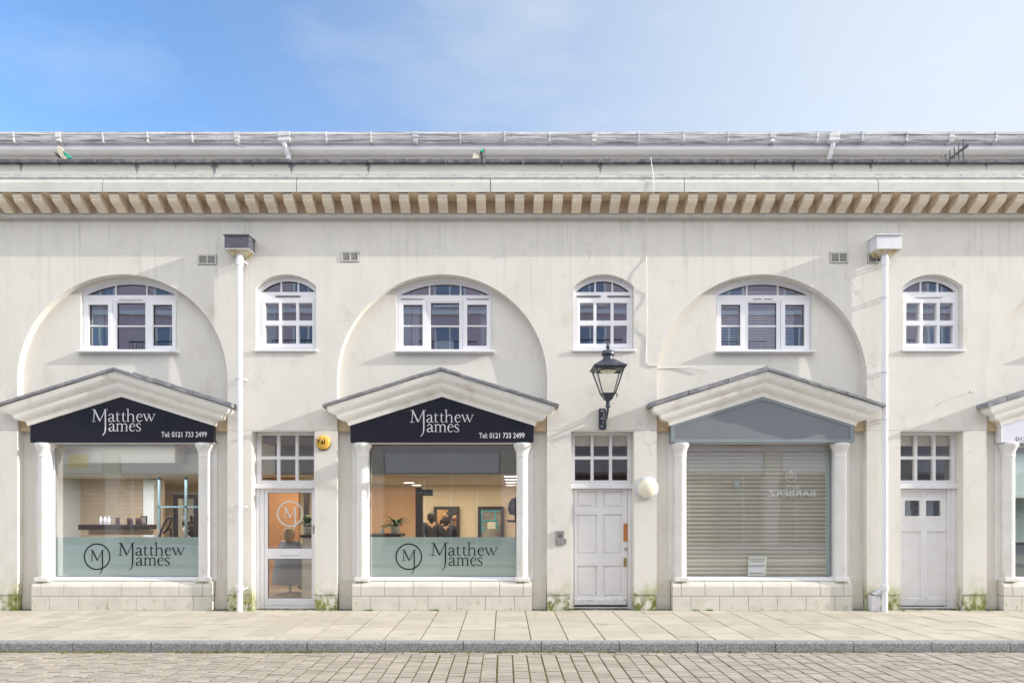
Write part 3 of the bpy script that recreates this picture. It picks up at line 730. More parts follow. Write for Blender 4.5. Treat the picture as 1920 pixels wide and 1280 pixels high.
def small_window(c, k):
    Rr = (.515**2 + .208**2)/(2*.208); cz = 5.722 - Rr
    r2 = Rr - .078; a = math.asin(.462/r2)
    topg = [(c-.462, 5.455), (c+.462, 5.455)] + arc(c, cz, r2, math.pi/2-a, math.pi/2+a, 16)
    w = MB().plate(segtop(c, .512, 4.44, 5.514, 5.719), [topg, rect(c-.44, c+.44, 4.50, 5.33)], .11, .19).build('window', upvc_m, B, bevel=.004)
    xs_ = [(-.385,-.155),(-.112,.140),(.182,.425)] if k < 2 else [(-.385,-.155),(-.112,.140),(.182,.425)]
    xs_ = [(-.395,-.158),(-.112,.138),(.184,.418)]
    hs_ = [rect(c+a_, c+b_, z0, z1) for (a_, b_) in xs_ for (z0, z1) in ((4.566, 4.878), (4.962, 5.265))]
    mb = MB().plate(rect(c-.445, c+.445, 4.49, 5.335), hs_, .098, .155)
    for s_ in (-.128, .168): mb.box(c+s_-.013, c+s_+.013, .13, .155, 5.45, 5.665)
    mb.build('sash', upvc_m, w, bevel=.005)
    ri = r2 - .014; ai = math.asin(.448/ri); ro = r2 + .003; ao = math.asin(.466/ro)
    MB().plate([(c-.466, 5.452), (c+.466, 5.452)] + arc(c, cz, ro, math.pi/2-ao, math.pi/2+ao, 16),
               [[(c-.448, 5.462), (c+.448, 5.462)] + arc(c, cz, ri, math.pi/2-ai, math.pi/2+ai, 16)], .14, .152).build('gasket', dark_m, w)
    mb = MB().add([(c-.43,.150,4.5),(c+.43,.150,4.5),(c+.43,.150,5.3),(c-.43,.150,5.3)], [(0,1,2,3)])
    mb.add([(p[0], .1535, p[1]) for p in topg], [tuple(range(len(topg)))]); mb.build('pane', glass_m, w)
    MB().extr([(-.045,4.405),(-.045,4.435),(.11,4.452),(.14,4.452),(.14,4.40),(-.02,4.40)], c-.535, c+.535).build('sill', upvc_m, w, bevel=.003)
    if k == 0: MB().box(c-.21, c+.21, .09, .11, 5.372, 5.385).build('trickle_vent', dark_m, w)
    if k == 1: MB().box(c-.45, c-.04, .09, .11, 5.372, 5.385).box(c+.08, c+.47, .09, .11, 5.372, 5.385).build('trickle_vent', dark_m, w)
    if k == 2: MB().box(c-.22, c+.22, .085, .11, 5.360, 5.378).build('trickle_vent', old_white_m, w)
for k, c in enumerate(SMALL): small_window(c, k)

# ---- doors with fanlights
ZT = PZ(910.5, .2); ZL = PZ(808)
def fanlight(c, mat):
    z0, z1 = PZ(905, .2), ZL
    xs_ = [(-.45,-.175),(-.125,.145),(.195,.465)]
    zs_ = [(PZ(900,.2), PZ(860.8,.2)), (PZ(855,.2), PZ(815.5,.2))]
    f = MB().plate(rect(c-.534, c+.534, ZT+.004, ZL-.003), [rect(c+a, c+b, p, q) for a, b in xs_ for p, q in zs_], .20, .27).build('fanlight', mat, B, bevel=.004)
    MB().add([(c-.5,.245,z0),(c+.5,.245,z0),(c+.5,.245,z1),(c-.5,.245,z1)], [(0,1,2,3)]).build('pane', fanglass_m, f)
    MB().box(c-.545, c+.545, .13, .26, ZT-.05, ZT+.03).build('sill', mat, f, bevel=.008)
for c, m in zip(DOORS, (old_white_m, old_white_m, old_white_m)): fanlight(c, m)
# glazed salon door
c = DOORS[0]; zb = .06
x0, x1 = c-.45+.06, c+.525
d = MB().plate(rect(x0, x1, zb, ZT-.055), [rect(PX(502,.2), PX(584,.2), PZ(1028,.2), PZ(923,.2)), rect(PX(502,.2), PX(584,.2), PZ(1121.5,.2), PZ(1047,.2))], .205, .255).build('glazed_door', upvc_m, B, bevel=.004)
MB().add([(x0+.03,.235,zb+.03),(x1-.03,.235,zb+.03),(x1-.03,.235,ZT-.1),(x0+.03,.235,ZT-.1)], [(0,1,2,3)]).build('pane', shopglass_m, d)
gx0, gx1 = PX(502,.2), PX(584,.2)
MB().plate(rect(gx0-.008, gx1+.008, PZ(1028,.2)-.008, PZ(923,.2)+.008), [rect(gx0+.006, gx1-.006, PZ(1028,.2)+.006, PZ(923,.2)-.006)], .218, .234).plate(
     rect(gx0-.008, gx1+.008, PZ(1121.5,.2)-.008, PZ(1047,.2)+.008), [rect(gx0+.006, gx1-.006, PZ(1121.5,.2)+.006, PZ(1047,.2)-.006)], .218, .234).build('gasket', dark_m, d)
MB().box(PX(526,.2), PX(560,.2), .193, .21, PZ(1040.5,.2), PZ(1034,.2)).build('letter_slot', upvc_m, d, bevel=.003)
mb = MB(); hx, hz = PX(588,.19), PZ(992,.19)
mb.box(hx-.014, hx+.014, .193, .206, hz-.07, hz+.07); mb.tube([(hx,.2,hz+.03),(hx,.165,hz+.03),(hx-.10,.165,hz+.03)], .009); mb.build('handle', metal_m, d, smooth=True)
monogram(PX(543.5,.225), PZ(962.5,.225), .225, .00105, .2335).build('monogram', pm('pale_vinyl', (.62,.70,.72), .5), d)
mb = MB().box(c-.534, c-.475, .19, .28, 0, ZT-.052).box(c-.474, c-.395, .205, .28, 0, ZT-.052).box(c-.395, c+.534, .2, .28, 0, .05)
mb.build('door_frame', upvc_m, B, bevel=.004)
# six panel door
c = DOORS[1]; yd = .205
fx = lambda p: PX(p, .2)
hs_ = []
for (a, b) in ((1082.5, 1119.5), (1130.5, 1167.5)):
    for (t, bt) in ((919, 951), (964, 1039.5), (1060, 1119)): hs_.append(rect(fx(a), fx(b), PZ(bt, .2), PZ(t, .2)))
d = MB().plate(rect(fx(1076.5), fx(1176.5), .06, ZT-.055), hs_, yd, .25).build('panelled_door', old_white_m, B, bevel=.006)
mb = MB()
for h in hs_:
    xa, xb, za, zb_ = h[0][0], h[1][0], h[0][1], h[2][1]
    mb.box(xa-.005, xb+.005, yd+.022, .245, za-.005, zb_+.005)
    i = .028
    V = [(xa+i,yd+.022,za+i),(xb-i,yd+.022,za+i),(xb-i,yd+.022,zb_-i),(xa+i,yd+.022,zb_-i)]
    j = .045; V += [(xa+j,yd+.010,za+j),(xb-j,yd+.010,za+j),(xb-j,yd+.010,zb_-j),(xa+j,yd+.010,zb_-j)]
    mb.add(V, [(4,5,6,7),(0,1,5,4),(1,2,6,5),(2,3,7,6),(3,0,4,7)])
mb.build('door_panel', old_white_m, d)
MB().box(fx(1077), fx(1173), .175, .215, PZ(1133,.2), PZ(1122,.2)).build('weather_board', old_white_m, d, bevel=.006)
MB().box(fx(1169), fx(1177), .19, .21, PZ(1014,.2), PZ(981,.2)).build('push_plate', copper_m, d, bevel=.002)
mb = MB().lathe([(.030,.206),(.030,.196),(.022,.190)], fx(1173.5), 0, 18, 'y', PZ(1029,.19)); mb.build('door_knob', metal_m, d, smooth=True)
MB().box(fx(1169.5), fx(1174.5), .188, .207, PZ(1061.5,.2), PZ(1049,.2)).lathe([(.022,.206),(.022,.19)], fx(1172), 0, 14, 'y', PZ(1047,.19)).build('keyhole_plate', brass_m, d, bevel=.002)
mb = MB().box(c-.534, fx(1076)-.004, .19, .28, 0, ZT-.052).box(fx(1177), c+.534, .19, .28, 0, ZT-.052).box(fx(1076), fx(1177), .215, .28, 0, .03)
mb.build('door_frame', old_white_m, B, bevel=.004)
MB().box(fx(1076), fx(1177), .22, .27, .031, .058).build('door_gap_shade', dark_m, B)  # dark strip standing in for the shade in the gap under the door
# third door: two small lights over two long panels
c = DOORS[2]
pl = [rect(fx(1697), fx(1726), PZ(967,.2), PZ(938,.2)), rect(fx(1737), fx(1765), PZ(967,.2), PZ(938,.2))]
ln = [rect(fx(1691.5), fx(1727), PZ(1121,.2), PZ(995.5,.2)), rect(fx(1738.5), fx(1773), PZ(1121,.2), PZ(995.5,.2)),
      rect(fx(1691.5), fx(1729), PZ(932,.2), PZ(921,.2)), rect(fx(1735.5), fx(1771), PZ(932,.2), PZ(921,.2))]
d = MB().plate(rect(c-.533+.03, fx(1775), .05, ZT-.055), pl + ln, yd, .25).build('panelled_door', old_white_m, B, bevel=.006)
mb = MB()
for h in ln: mb.box(h[0][0]-.005, h[1][0]+.005, yd+.018, .245, h[0][1]-.005, h[2][1]+.005)
mb.build('door_panel', old_white_m, d)
mb = MB()
for h in pl: mb.add([(h[0][0],.235,h[0][1]),(h[1][0],.235,h[0][1]),(h[1][0],.235,h[2][1]),(h[0][0],.235,h[2][1])], [(0,1,2,3)])
mb.build('pane', glass_m, d)
MB().box(c-.534, c-.505, .19, .28, 0, ZT-.052).box(fx(1775.5), fx(1784), .195, .28, 0, ZT-.052).box(fx(1784), c+.534, .175, .28, 0, ZT-.052).box(c-.505, fx(1775.5), .215, .28, 0, .03).build('door_frame', old_white_m, B, bevel=.004)

# ---- shopfronts
for k, c in enumerate(BAYS):
    # plinth
    mb = MB()
    for i in range(-1, 7):
        pass
    x = c - 1.53; js = [c-1.53]; xx = c - 1.22 
    while xx < c + 1.5: js.append(xx); xx += .49
    js.append(c+1.53)
    for a, b in zip(js[:-1], js[1:]): mb.box(a+.0035, b-.0035, -.035, .14, 0.0, .243)
    js = [c-1.53, c-1.38]; xx = c - .98
    while xx < c + 1.3: js.append(xx); xx += .49
    js += [c+1.38, c+1.53]
    for a, b in zip(js[:-1], js[1:]):
        mb.extr([(-.035,.251),(-.035,.40),(-.028,.42),(-.005,.455),(.03,.487),(.14,.492),(.14,.251)], a+.0035, b-.0035)
    for s_ in (-1, 1):          # shoulders
        pass
    mb.build('plinth', stone_m, B, bevel=.003)
    MB().box(c-1.525, c+1.525, -.022, .135, .005, .40).build('plinth_mortar', joint_m if k != 9 else joint_m, B)
    # window frame
    fz0, fz1 = .492, 2.90
    gl0, gl1 = .555, 2.846
    gx_0, gx_1 = (c-1.275, c+1.285)
    w = MB().plate(rect(c-1.355, c+1.355, fz0, fz1), [rect(gx_0, gx_1, gl0, gl1)], .19, .26).build('shop_window', upvc_m if k != 2 else white_m, B, bevel=.005)
    MB().extr([(.05,.495),(.05,.52),(.19,.545),(.19,.495)], c-1.40, c+1.40).build('sill', upvc_m, w, bevel=.004)
    MB().plate(rect(gx_0-.004, gx_1+.004, gl0-.004, gl1+.004), [rect(gx_0+.008, gx_1-.008, gl0+.008, gl1-.008)], .2, .212).build('gasket', dark_m, w)
    MB().add([(gx_0-.01,.222,gl0-.01),(gx_1+.01,.222,gl0-.01),(gx_1+.01,.222,gl1+.01),(gx_0-.01,.222,gl1+.01)], [(0,1,2,3)]).build('pane', shopglass_m, w)
    if k < 2:
        MB().box(gx_0+.002, gx_1-.002, .224, .227, gl0, PZ(1006.5,.22)).build('frosted_film', film_m, w)
        lx = (838.5 if k == 1 else 182.5) if False else 0
        if k == 0: mcx, tx = 182, 222
        else: mcx, tx = 766.5, 808.5
        monogram(PX(mcx,.22), PZ(1043,.22), .232, .00108, .2195).build('monogram', dletter_m, w)
        logotype(PX(tx,.22), PZ(1041,.22), .00124, .2195).build('lettering', dletter_m, w)
    # columns
    for s_ in (-1, 1):
        cx, cy = c + s_*1.37, .085
        zt = 2.852
        mb = MB().lathe([(.102,.56),(.102,2.60),(.104,2.62),(.108,2.625),(.108,2.64),(.104,2.65),(.105,2.67),(.115,2.72),(.14,2.775),(.157,2.80),(.157,2.845),(.15,zt)], cx, cy, 28)
        co = mb.build('column', column_m, B, smooth=True)
        MB().box(cx-.125, cx+.125, -.03, .19, .492, .56).build('column_base', column_m, co, bevel=.008)
    # jamb infill behind columns
    for xa_, xb_ in ((c-1.56, c-1.357), (c+1.357, c+1.56)): MB().box(xa_, xb_, .12, .25, .495, 2.85).build('jamb_board', column_m, B, bevel=.004)
    # pediment
    if k == 3: zk = PZ(688, -.26) 
    zk = 4.086; SL = .3135
    pr = [(-.26,.0),(-.26,.05),(-.235,.055),(-.235,.085),(-.228,.13),(-.20,.18),(-.165,.215),(-.15,.235),(-.15,.255),(-.142,.29),(-.11,.335),(-.075,.365),(-.06,.38),(-.055,.40),(-.045,.455),(.0,.456)]
    def ring(p, v, back=.1399):
        hw = 1.56 + max(0, (-p-.03))/.23*.385
        if p > -.03: hw = 1.56
        z = lambda x: zk - v - SL*abs(x)
        return [(c-hw, back, z(hw)), (c-hw, p, z(hw)), (c, p, z(0)), (c+hw, p, z(hw)), (c+hw, back, z(hw))]
    def loft(prs, extra_back=True):
        mb = MB(); rings = [ring(p, v) for p, v in prs]; vs = [v for r_ in rings for v in r_]
        fs = [(i*5+j, i*5+j+1, (i+1)*5+j+1, (i+1)*5+j) for i in range(len(rings)-1) for j in range(4)]
        n = (len(rings)-1)*5
        # top and bottom sheets back to the wall
        vs += [(c, .1399, rings[0][2][2]), (c, .1399, rings[-1][2][2])]; a = len(vs)-2; b = len(vs)-1
        fs += [(0,1,2,a), (a,2,3,4), (n,n+1,n+2,b), (b,n+2,n+3,n+4)]
        mb.add(vs, fs); return mb
    pd = loft(pr[2:]).build('pediment', pedi_m, B, smooth=True)
    # slate edge in short overlapping lengths
    mb = MB()
    for s_ in (-1, 1):
        L_ = 1.975; nseg = 6
        for i in range(nseg):
            xa, xb = L_*i/nseg, L_*(i+1)/nseg - .004
            yy = -.27 - random.uniform(0, .008); dz = random.uniform(-.006, .006); th = .05 + (.025 if (k in (2,3) and s_ < 0) or (k == 0 and s_ > 0 and i > 0) else 0)
            xs2 = sorted((c+s_*xa, c+s_*xb)); za = zk - SL*abs(xs2[0]-c) + dz; zb2 = zk - SL*abs(xs2[1]-c) + dz
            q = .049
            mb.add([(xs2[0],yy,za-q),(xs2[1],yy,zb2-q),(xs2[1],.139,zb2-q),(xs2[0],.139,za-q),(xs2[0],yy,za-q+th),(xs2[1],yy,zb2-q+th),(xs2[1],.139,zb2-q+th),(xs2[0],.139,za-q+th)],
                   [(0,3,2,1),(4,5,6,7),(0,1,5,4),(1,2,6,5),(2,3,7,6),(3,0,4,7)])
    mb.build('slate_edge', slate_m, pd, bevel=.005)
    # stained block under each end
    sb_ = (pm('stained_block', (.60,.42,.24), .85, (.66,.56,.42), 6) if k == 0 else bpy.data.materials['stained_block'])
    for xa_, xb_ in ((c-1.785, c-1.565), (c+1.565, c+1.785)): MB().box(xa_, xb_, .06, .1401, 3.06, 3.36).build('end_block', sb_, B)
    # head of recess above the shop window
    MB().box(c-1.555, c+1.555, .09, .139, 2.90, 3.15).build('sign_backing', white_m, B)

# ---- signs
SB = (('glossy black pediment sign with silver lettering over the shelf window of the salon, far left', 'shop sign'),
      ('glossy black pediment sign with silver lettering above the window with a potted plant', 'shop sign'),
      ('plain grey blank pediment sign above the roller shutter', 'shop sign'),
      ('white pediment sign with a dark number cut off at the right edge', 'shop sign'))
for k, c in enumerate(BAYS):
    s = empty('shop_sign', (c, 0, 2.856), SB[k][0], SB[k][1], 'shop signs under the pediments')
    poly = [(c-1.56, 2.856), (c+1.56, 2.856), (c+1.56, 3.16), (c, 3.64), (c-1.56, 3.16)]
    mt = (sign_black, sign_black, sign_grey, sign_white)[k]
    MB().plate(poly, [], -.02, .085).build('sign_board', mt, s, bevel=.003)
    if k < 2:
        MB().box(c-1.56, c+1.56, .0, .088, 2.838, 2.8545).build('lower_trim', white_m, s)
        x0 = PX((769, 172)[1-k] if False else (172, 769)[k], -.03)
        logotype(x0, PZ((790, 791.5)[k], -.03), .00116, -.026).build('lettering', letter_m, s)
        tx0 = PX((302, 898)[k], -.03)
        textmb('Tel: 0121 733 2499', tx0, PZ((819, 821)[k], -.03), .775, .092, -.0225, bold=.012).build('telephone_text', letter_m, s)
    if k == 2:
        inner = [(c-1.49, 2.91), (c+1.49, 2.91), (c+1.49, 3.12), (c, 3.58), (c-1.49, 3.12)]
        MB().plate(poly, [inner], -.032, -.019).build('edge_frame', sign_edge, s, bevel=.003)
    if k == 3:
        textmb('0121', PX(1905, -.03), PZ(826.5, -.03), .225, .07, -.0225).build('telephone_text', dletter_m, s)
        MB().box(c-1.575, c-1.558, -.04, .088, 2.85, 3.15).build('edge_frame', white_m, s)

# ================================================================== FITTINGS ON THE WALL
def downpipe(x, ztop, label, white, brz):
    t = empty('downpipe', (x, -.13, 0), label, 'downpipe', 'white downpipes with box hoppers')
    MB().lathe([(.049,.0),(.049,.40),(.049,ztop)], x, -.13, 20).lathe([(.062,.355),(.064,.36),(.064,.44),(.060,.445)], x, -.13, 20).lathe([(.060,ztop-.25),(.060,ztop-.12)], x, -.13, 20).build('pipe', upvc_m, t, smooth=True)
    hx = x
    h = MB()
    z0, z1 = PZ(465.5, -.26), PZ(441.5, -.26)
    h.box(hx-.205, hx+.205, -.262, -.006, z0, z1)
    ho = h.build('hopper', hopw_m if white else navy_m, t, bevel=.004)
    MB().plate([(hx-.222, z1),(hx+.222, z1),(hx+.222, z1+.022),(hx-.222, z1+.022)], [], -.285, -.006).build('rim', (hopw_m if white else slate_m), ho, bevel=.004)
    MB().box(hx-.212, hx+.212, -.27, -.006, z0-.018, z0-.001).build('lower_rim', (lead_m), ho)
    mb = MB(); b0_ = z0-.019
    mb.add([(hx-.20,-.255,b0_),(hx+.20,-.255,b0_),(hx+.20,-.008,b0_),(hx-.20,-.008,b0_),(hx-.09,-.20,b0_-.03),(hx+.09,-.20,b0_-.03),(hx+.12,-.008,b0_-.05),(hx-.12,-.008,b0_-.05)],
           [(4,7,6,5),(0,1,5,4),(1,2,6,5),(2,3,7,6),(3,0,4,7)])
    mb.build('hopper_underside', rust_m, ho)
    for z in brz:
        mb = MB().lathe([(.058,z-.012),(.058,z+.012)], x, -.13, 18)
        mb.box(x-.085, x+.085, -.137, -.123, z-.014, z+.014); mb.box(x+.070, x+.082, -.13, .001, z-.010, z+.010); mb.box(x-.082, x-.070, -.13, .001, z-.010, z+.010)
        mb.build('pipe_bracket', hopw_m, t)
downpipe(-4.452, PZ(470, -.13), 'white downpipe under a navy box hopper with peeling paint', False, [PZ(710,-.13), PZ(949,-.13), PZ(490,-.13), PZ(1103, -.13)])
downpipe(6.415, PZ(470, -.13), 'white downpipe under a white box hopper, beside the bare panelled door', True, [PZ(493,-.13), PZ(558,-.13), PZ(698,-.13), PZ(786,-.13)])

VL = ['beige louvred wall vent nearest the navy hopper', 'beige louvred wall vent above the window with a picture frame in it',
      'beige louvred wall vent over the arch of the shuttered shop', 'beige louvred wall vent partly hidden by the white hopper']
for (pa, pb, pt, pbm), lb in zip(((372,405.5,478,496),(640.5,673,473,490.5),(1556.5,1589,474,493),(1627,1659,476,493)), VL):
    x0, x1, z1, z0 = PX(pa), PX(pb), PZ(pt), PZ(pbm)
    v = empty('wall_vent', ((x0+x1)/2, 0, z0), lb, 'wall vent', 'wall vents below the cornice')
    MB().plate(rect(x0, x1, z0, z1), [rect(x0+.018, (x0+x1)/2-.008, z0+.018, z1-.018), rect((x0+x1)/2+.008, x1-.018, z0+.018, z1-.018)], -.016, -.0005).build('vent_frame', stone_m, v, bevel=.003)
    mb = MB(); n = 7
    for i in range(n):
        z = z0+.016 + (z1-z0-.032)*(i+.5)/n
        mb.add([(x0+.01,-.012,z-.010),(x1-.01,-.012,z-.010),(x1-.01,-.002,z+.006),(x0+.01,-.002,z+.006)], [(0,1,2,3)])
    mb.build('louvre', pm('louvre_grey', (.42,.42,.40), .6) if 'louvre_grey' not in bpy.data.materials else bpy.data.materials['louvre_grey'], v)
    MB().box(x0+.012, x1-.012, -.0018, -.0006, z0+.012, z1-.012).build('vent_back', dark_m, v)
    MB().plate(rect(x0-.008, x1+.008, z0-.008, z1+.008), [rect(x0, x1, z0, z1)], -.006, -.0006).build('dark_edge_outline', slate_m, v)  # dark outline strip around the vent frame

# ---- lantern
LX, LY = 1.677, -.62
t = empty('wall_lantern', (LX, 0, 3.08), 'black square heritage lantern on a scrolled iron bracket above the six-panel door', 'lantern')
def frus(mb, cx, cy, h0, z0, h1, z1):
    mb.add([(cx-h0,cy-h0,z0),(cx+h0,cy-h0,z0),(cx+h0,cy+h0,z0),(cx-h0,cy+h0,z0),(cx-h1,cy-h1,z1),(cx+h1,cy-h1,z1),(cx+h1,cy+h1,z1),(cx-h1,cy+h1,z1)],
           [(0,3,2,1),(4,5,6,7),(0,1,5,4),(1,2,6,5),(2,3,7,6),(3,0,4,7)]); return mb
mb = MB(); frus(mb, LX, LY, .255, 3.975, .265, 3.985); frus(mb, LX, LY, .265, 3.985, .265, 3.998); frus(mb, LX, LY, .262, 3.999, .09, 4.125)
mb.lathe([(.085,4.12),(.082,4.16),(.075,4.19),(.10,4.195),(.108,4.205),(.108,4.25),(.095,4.27),(.03,4.275),(.018,4.29),(.030,4.315),(.036,4.335),(.026,4.365),(.008,4.41),(.003,4.43)], LX, LY, 20)
lt = mb.build('lantern_roof', black_m, t, smooth=True)
mb = MB()
for sx_ in (-1, 1):
    for sy_ in (-1, 1):
        mb.tube([(LX+sx_*.225, LY+sy_*.225, 3.975), (LX+sx_*.10, LY+sy_*.10, 3.57)], .011, 6)
for s0 in (-1, 1):
    for (h, z, r_) in ((.225, 3.965, .014), (.10, 3.575, .012)):
        mb.tube([(LX-h, LY+s0*h, z), (LX+h, LY+s0*h, z)], r_, 6); mb.tube([(LX+s0*h, LY-h, z), (LX+s0*h, LY+h, z)], r_, 6)
frus(mb, LX, LY, .06, 3.485, .098, 3.568)
for s0 in (-1, 1):
    mb.tube([(LX+s0*.10, LY-.10, 3.58), (LX+s0*.13, LY-.13, 3.545), (LX+s0*.115, LY-.115, 3.51)], .010, 6)
mb.lathe([(.035,3.36),(.042,3.37),(.042,3.40),(.034,3.41),(.036,3.46),(.05,3.486)], LX, LY, 16)
mb.build('lantern_frame', black_m, t)
mb = MB()
a, b = .218, .097
q = [(-1,-1),(1,-1),(1,1),(-1,1)]
V = [(LX+x*b, LY+y*b, 3.575) for x, y in q] + [(LX+x*a, LY+y*a, 3.965) for x, y in q]
mb.add(V, [(0,1,5,4),(1,2,6,5),(2,3,7,6),(3,0,4,7)]); mb.build('lantern_glass', lampglass_m, t)
MB().lathe([(.12,3.955),(.13,3.94),(.09,3.915),(.05,3.91)], LX, LY, 20).build('reflector', cream_m, t, smooth=True)
mb = MB().tube([(LX, LY, 3.38), (LX, LY+.01, 3.33), (LX, LY+.08, 3.26), (LX-.0, -.42, 3.20), (LX, -.25, 3.22), (LX, -.08, 3.30), (LX, -.02, 3.33)], .02, 10)
for k in range(2):
    zc = 3.33 - k*.13; pts = [(LX + (.035 if k else -.0), -.06 - .05*math.cos(a_)*(1-a_/9), zc + .05*math.sin(a_)*(1-a_/9)) for a_ in [i*.5 for i in range(14)]]
    mb.tube(pts, .012, 8)
mb.build('scroll_arm', black_m, t, smooth=True)
MB().plate([(LX-.065,3.10),(LX-.05,3.075),(LX+.05,3.075),(LX+.065,3.10),(LX+.065,3.41),(LX+.05,3.435),(LX-.05,3.435),(LX-.065,3.41)], [], -.03, -.001).build('back_plate', navy_m if False else black_m, t, bevel=.004)
mb = MB()
for i in range(5): mb.lathe([(.016,-.045),(.022,-.03)], LX+(.012 if i % 2 else -.012), 0, 10, 'y', 3.13+i*.065)
mb.build('rosette', metal_m, t, smooth=True)

# ---- bulkhead light
x, z = PX(1212.5), PZ(915)
t = empty('bulkhead_light', (x, 0, z), 'round cream domed bulkhead light on the pier beside the six-panel door', 'wall light')
MB().lathe([(.192,-.001),(.195,-.02),(.19,-.045),(.175,-.055),(.165,-.055)], x, 0, 36, 'y', z).build('base_ring', greyring_m, t, smooth=True)
MB().lathe([(.162,-.05),(.163,-.075),(.152,-.11),(.125,-.145),(.085,-.165),(.04,-.175),(.01,-.177)], x, 0, 36, 'y', z).build('dome', cream_m, t, smooth=True)
mb = MB()
for a in (0.6, 2.2, 4.0, 5.5): mb.lathe([(.008,-.05),(.008,-.06)], x+.178*math.cos(a), 0, 8, 'y', z+.178*math.sin(a))
mb.build('screw', metal_m, t)
# ---- alarm box
x, z = PX(606, -.03), PZ(829, -.03)
t = empty('alarm_box', (x, 0, z), 'round yellow burglar alarm box on the pier beside the glazed salon door', 'alarm box')
MB().lathe([(.120,-.001),(.123,-.03),(.119,-.05),(.106,-.066),(.08,-.076),(.03,-.08),(.005,-.081)], x, 0, 32, 'y', z).build('cover', yellow_m, t, smooth=True)
mb = MB().lathe([(.124,-.0005),(.126,-.02)], x, 0, 32, 'y', z-.012); mb.build('back_rim', dark_m, t)
textmb('Yal', x-.108, z-.035, .15, .085, -.0825, bold=.018).build('lettering', dletter_m, t)
# ---- intercom
x0, x1, z0, z1 = PX(1042), PX(1057.5), PZ(1021), PZ(994.5)
t = empty('intercom_panel', ((x0+x1)/2, 0, z0), 'grey steel door entry panel with round buttons left of the six-panel door', 'intercom')
MB().box(x0, x1, -.035, -.001, z0, z1).build('case', metal_m, t, bevel=.003)
mb = MB()
for i in range(2):
    for j in range(2): mb.lathe([(.012,-.034),(.012,-.042)], x0+.05+i*.05, 0, 12, 'y', z0+.045+j*.05)
mb.build('button', pm('button_steel', (.65,.65,.66), .3, metal=.5), t, smooth=True)
mb = MB()
for i in range(4): mb.box(x0+.04, x1-.04, -.0365, -.034, z1-.06-i*.018, z1-.052-i*.018)
mb.build('speaker_slot', dark_m, t)
MB().box(x1+.002, PX(1062), -.03, -.001, PZ(1018.5), PZ(1009.5)).build('key_switch', metal_m, t, bevel=.002)
# ---- cable
t = None
pts = [(PX(1217,-.41), -.1, 7.49), (PX(1219,-.42), -.42, 7.485), (PX(1222,-.43), -.428, 7.36), (PX(1225,-.43), -.432, 7.16), (PX(1225,-.43), -.428, 6.92),
       (PX(1220,-.3), -.25, 6.80), (PX(1215,-.12), -.115, 6.70), (PX(1211,-.03), -.03, 6.5), (PX(1211,-.02), -.012, 6.1), (PX(1211.5,-.02), -.01, 5.98), (PX(1212,-.03), -.045, 5.80), (PX(1212,-.03), -.045, 5.6), (PX(1212), -.01, 5.35), (PX(1212), -.045, 5.05), (PX(1212), -.035, 4.85),
       (PX(1212), -.01, 4.65), (PX(1211.5), -.012, 4.28), (PX(1213), -.012, 4.20), (PX(1219), -.012, 4.165), (PX(1231), -.012, 4.16), (PX(1233), .05, 4.155), (PX(1238,.13), .13, 4.15), (PX(1270,.12), .125, 4.155), (PX(1300,.1), .11, 4.15), (PX(1326,.1), .10, 4.12)]
P = cr_spline([tuple(p) for p in pts], 6)
o = MB().tube(P, .0075, 6).build('cable', cable_m, smooth=True)
tag(o, 'thin white cable hanging down the wall from the parapet to the third arch', 'cable')
# ---- wall hook
x, z = PX(1826, -.05), PZ(733, -.05)
o = MB().tube([(x, 0, z), (x, -.09, z+.01), (x-.01, -.10, z-.02), (x-.03, -.09, z-.04)], .007, 8).lathe([(.02,-.001),(.02,-.008)], x, 0, 12, 'y', z).build('wall_hook', cable_m, smooth=True)
tag(o, 'small pale hook on the wall above the door with two small panes', 'hook')
# ---- drain casing at the foot of the right-hand downpipe
x0, x1 = PX(1633,-.1), PX(1650,-.1)
t = empty('drain_casing', ((x0+x1)/2, -.06, 0), 'broken white drain casing with a bent grey flap at the foot of the right-hand downpipe', 'drain cover')
MB().box(x0, x1, -.12, -.004, 0, .26).build('casing', old_white_m, t, bevel=.006)
xa, xb = PX(1640,-.12), PX(1664,-.12)
MB().add([(xa,-.14,.275),(xa+.11,-.16,.345),(xb-.02,-.15,.37),(xb,-.13,.28),(xa,-.01,.29),(xa+.11,-.01,.36),(xb-.02,-.01,.385),(xb,-.01,.29)],
         [(0,1,5,4),(1,2,6,5),(2,3,7,6),(0,3,2,1),(0,4,7,3),(4,5,6,7)]).build('bent_flap', greyring_m, t)

# ---- things on the parapet
t = empty('gutter_outlet_pipe', (PX(540,1.3), 1.3, 8.3), 'short bent white outlet pipe dropping from the roof gutter on the left', 'pipe', 'outlet pipes below the roof gutter')
MB().tube(cr_spline([(PX(532,1.3),1.30,8.72),(PX(533,1.3),1.30,8.66),(PX(537,1.4),1.42,8.58),(PX(541,1.5),1.52,8.42),(PX(542,1.5),1.53,7.2)], 5), .048, 12).build('pipe', upvc_m, t, smooth=True)
MB().box(PX(521,1.25), PX(544,1.25), 1.225, 1.34, 8.67, 8.848).build('gutter_outlet', gutter_m, t, bevel=.01)
t = empty('gutter_outlet_pipe', (PX(1558,1.3), 1.3, 8.3), 'short bent white outlet pipe dropping from the roof gutter above the white hopper', 'pipe', 'outlet pipes below the roof gutter')
MB().tube(cr_spline([(PX(1563,1.3),1.30,8.72),(PX(1562,1.3),1.30,8.66),(PX(1558,1.4),1.42,8.52),(PX(1555,1.5),1.52,8.40),(PX(1553,1.5),1.53,7.2)], 5), .04, 12).build('pipe', upvc_m, t, smooth=True)
MB().box(PX(1554,1.25), PX(1574,1.25), 1.225, 1.34, 8.67, 8.848).build('gutter_outlet', gutter_m, t, bevel=.01)
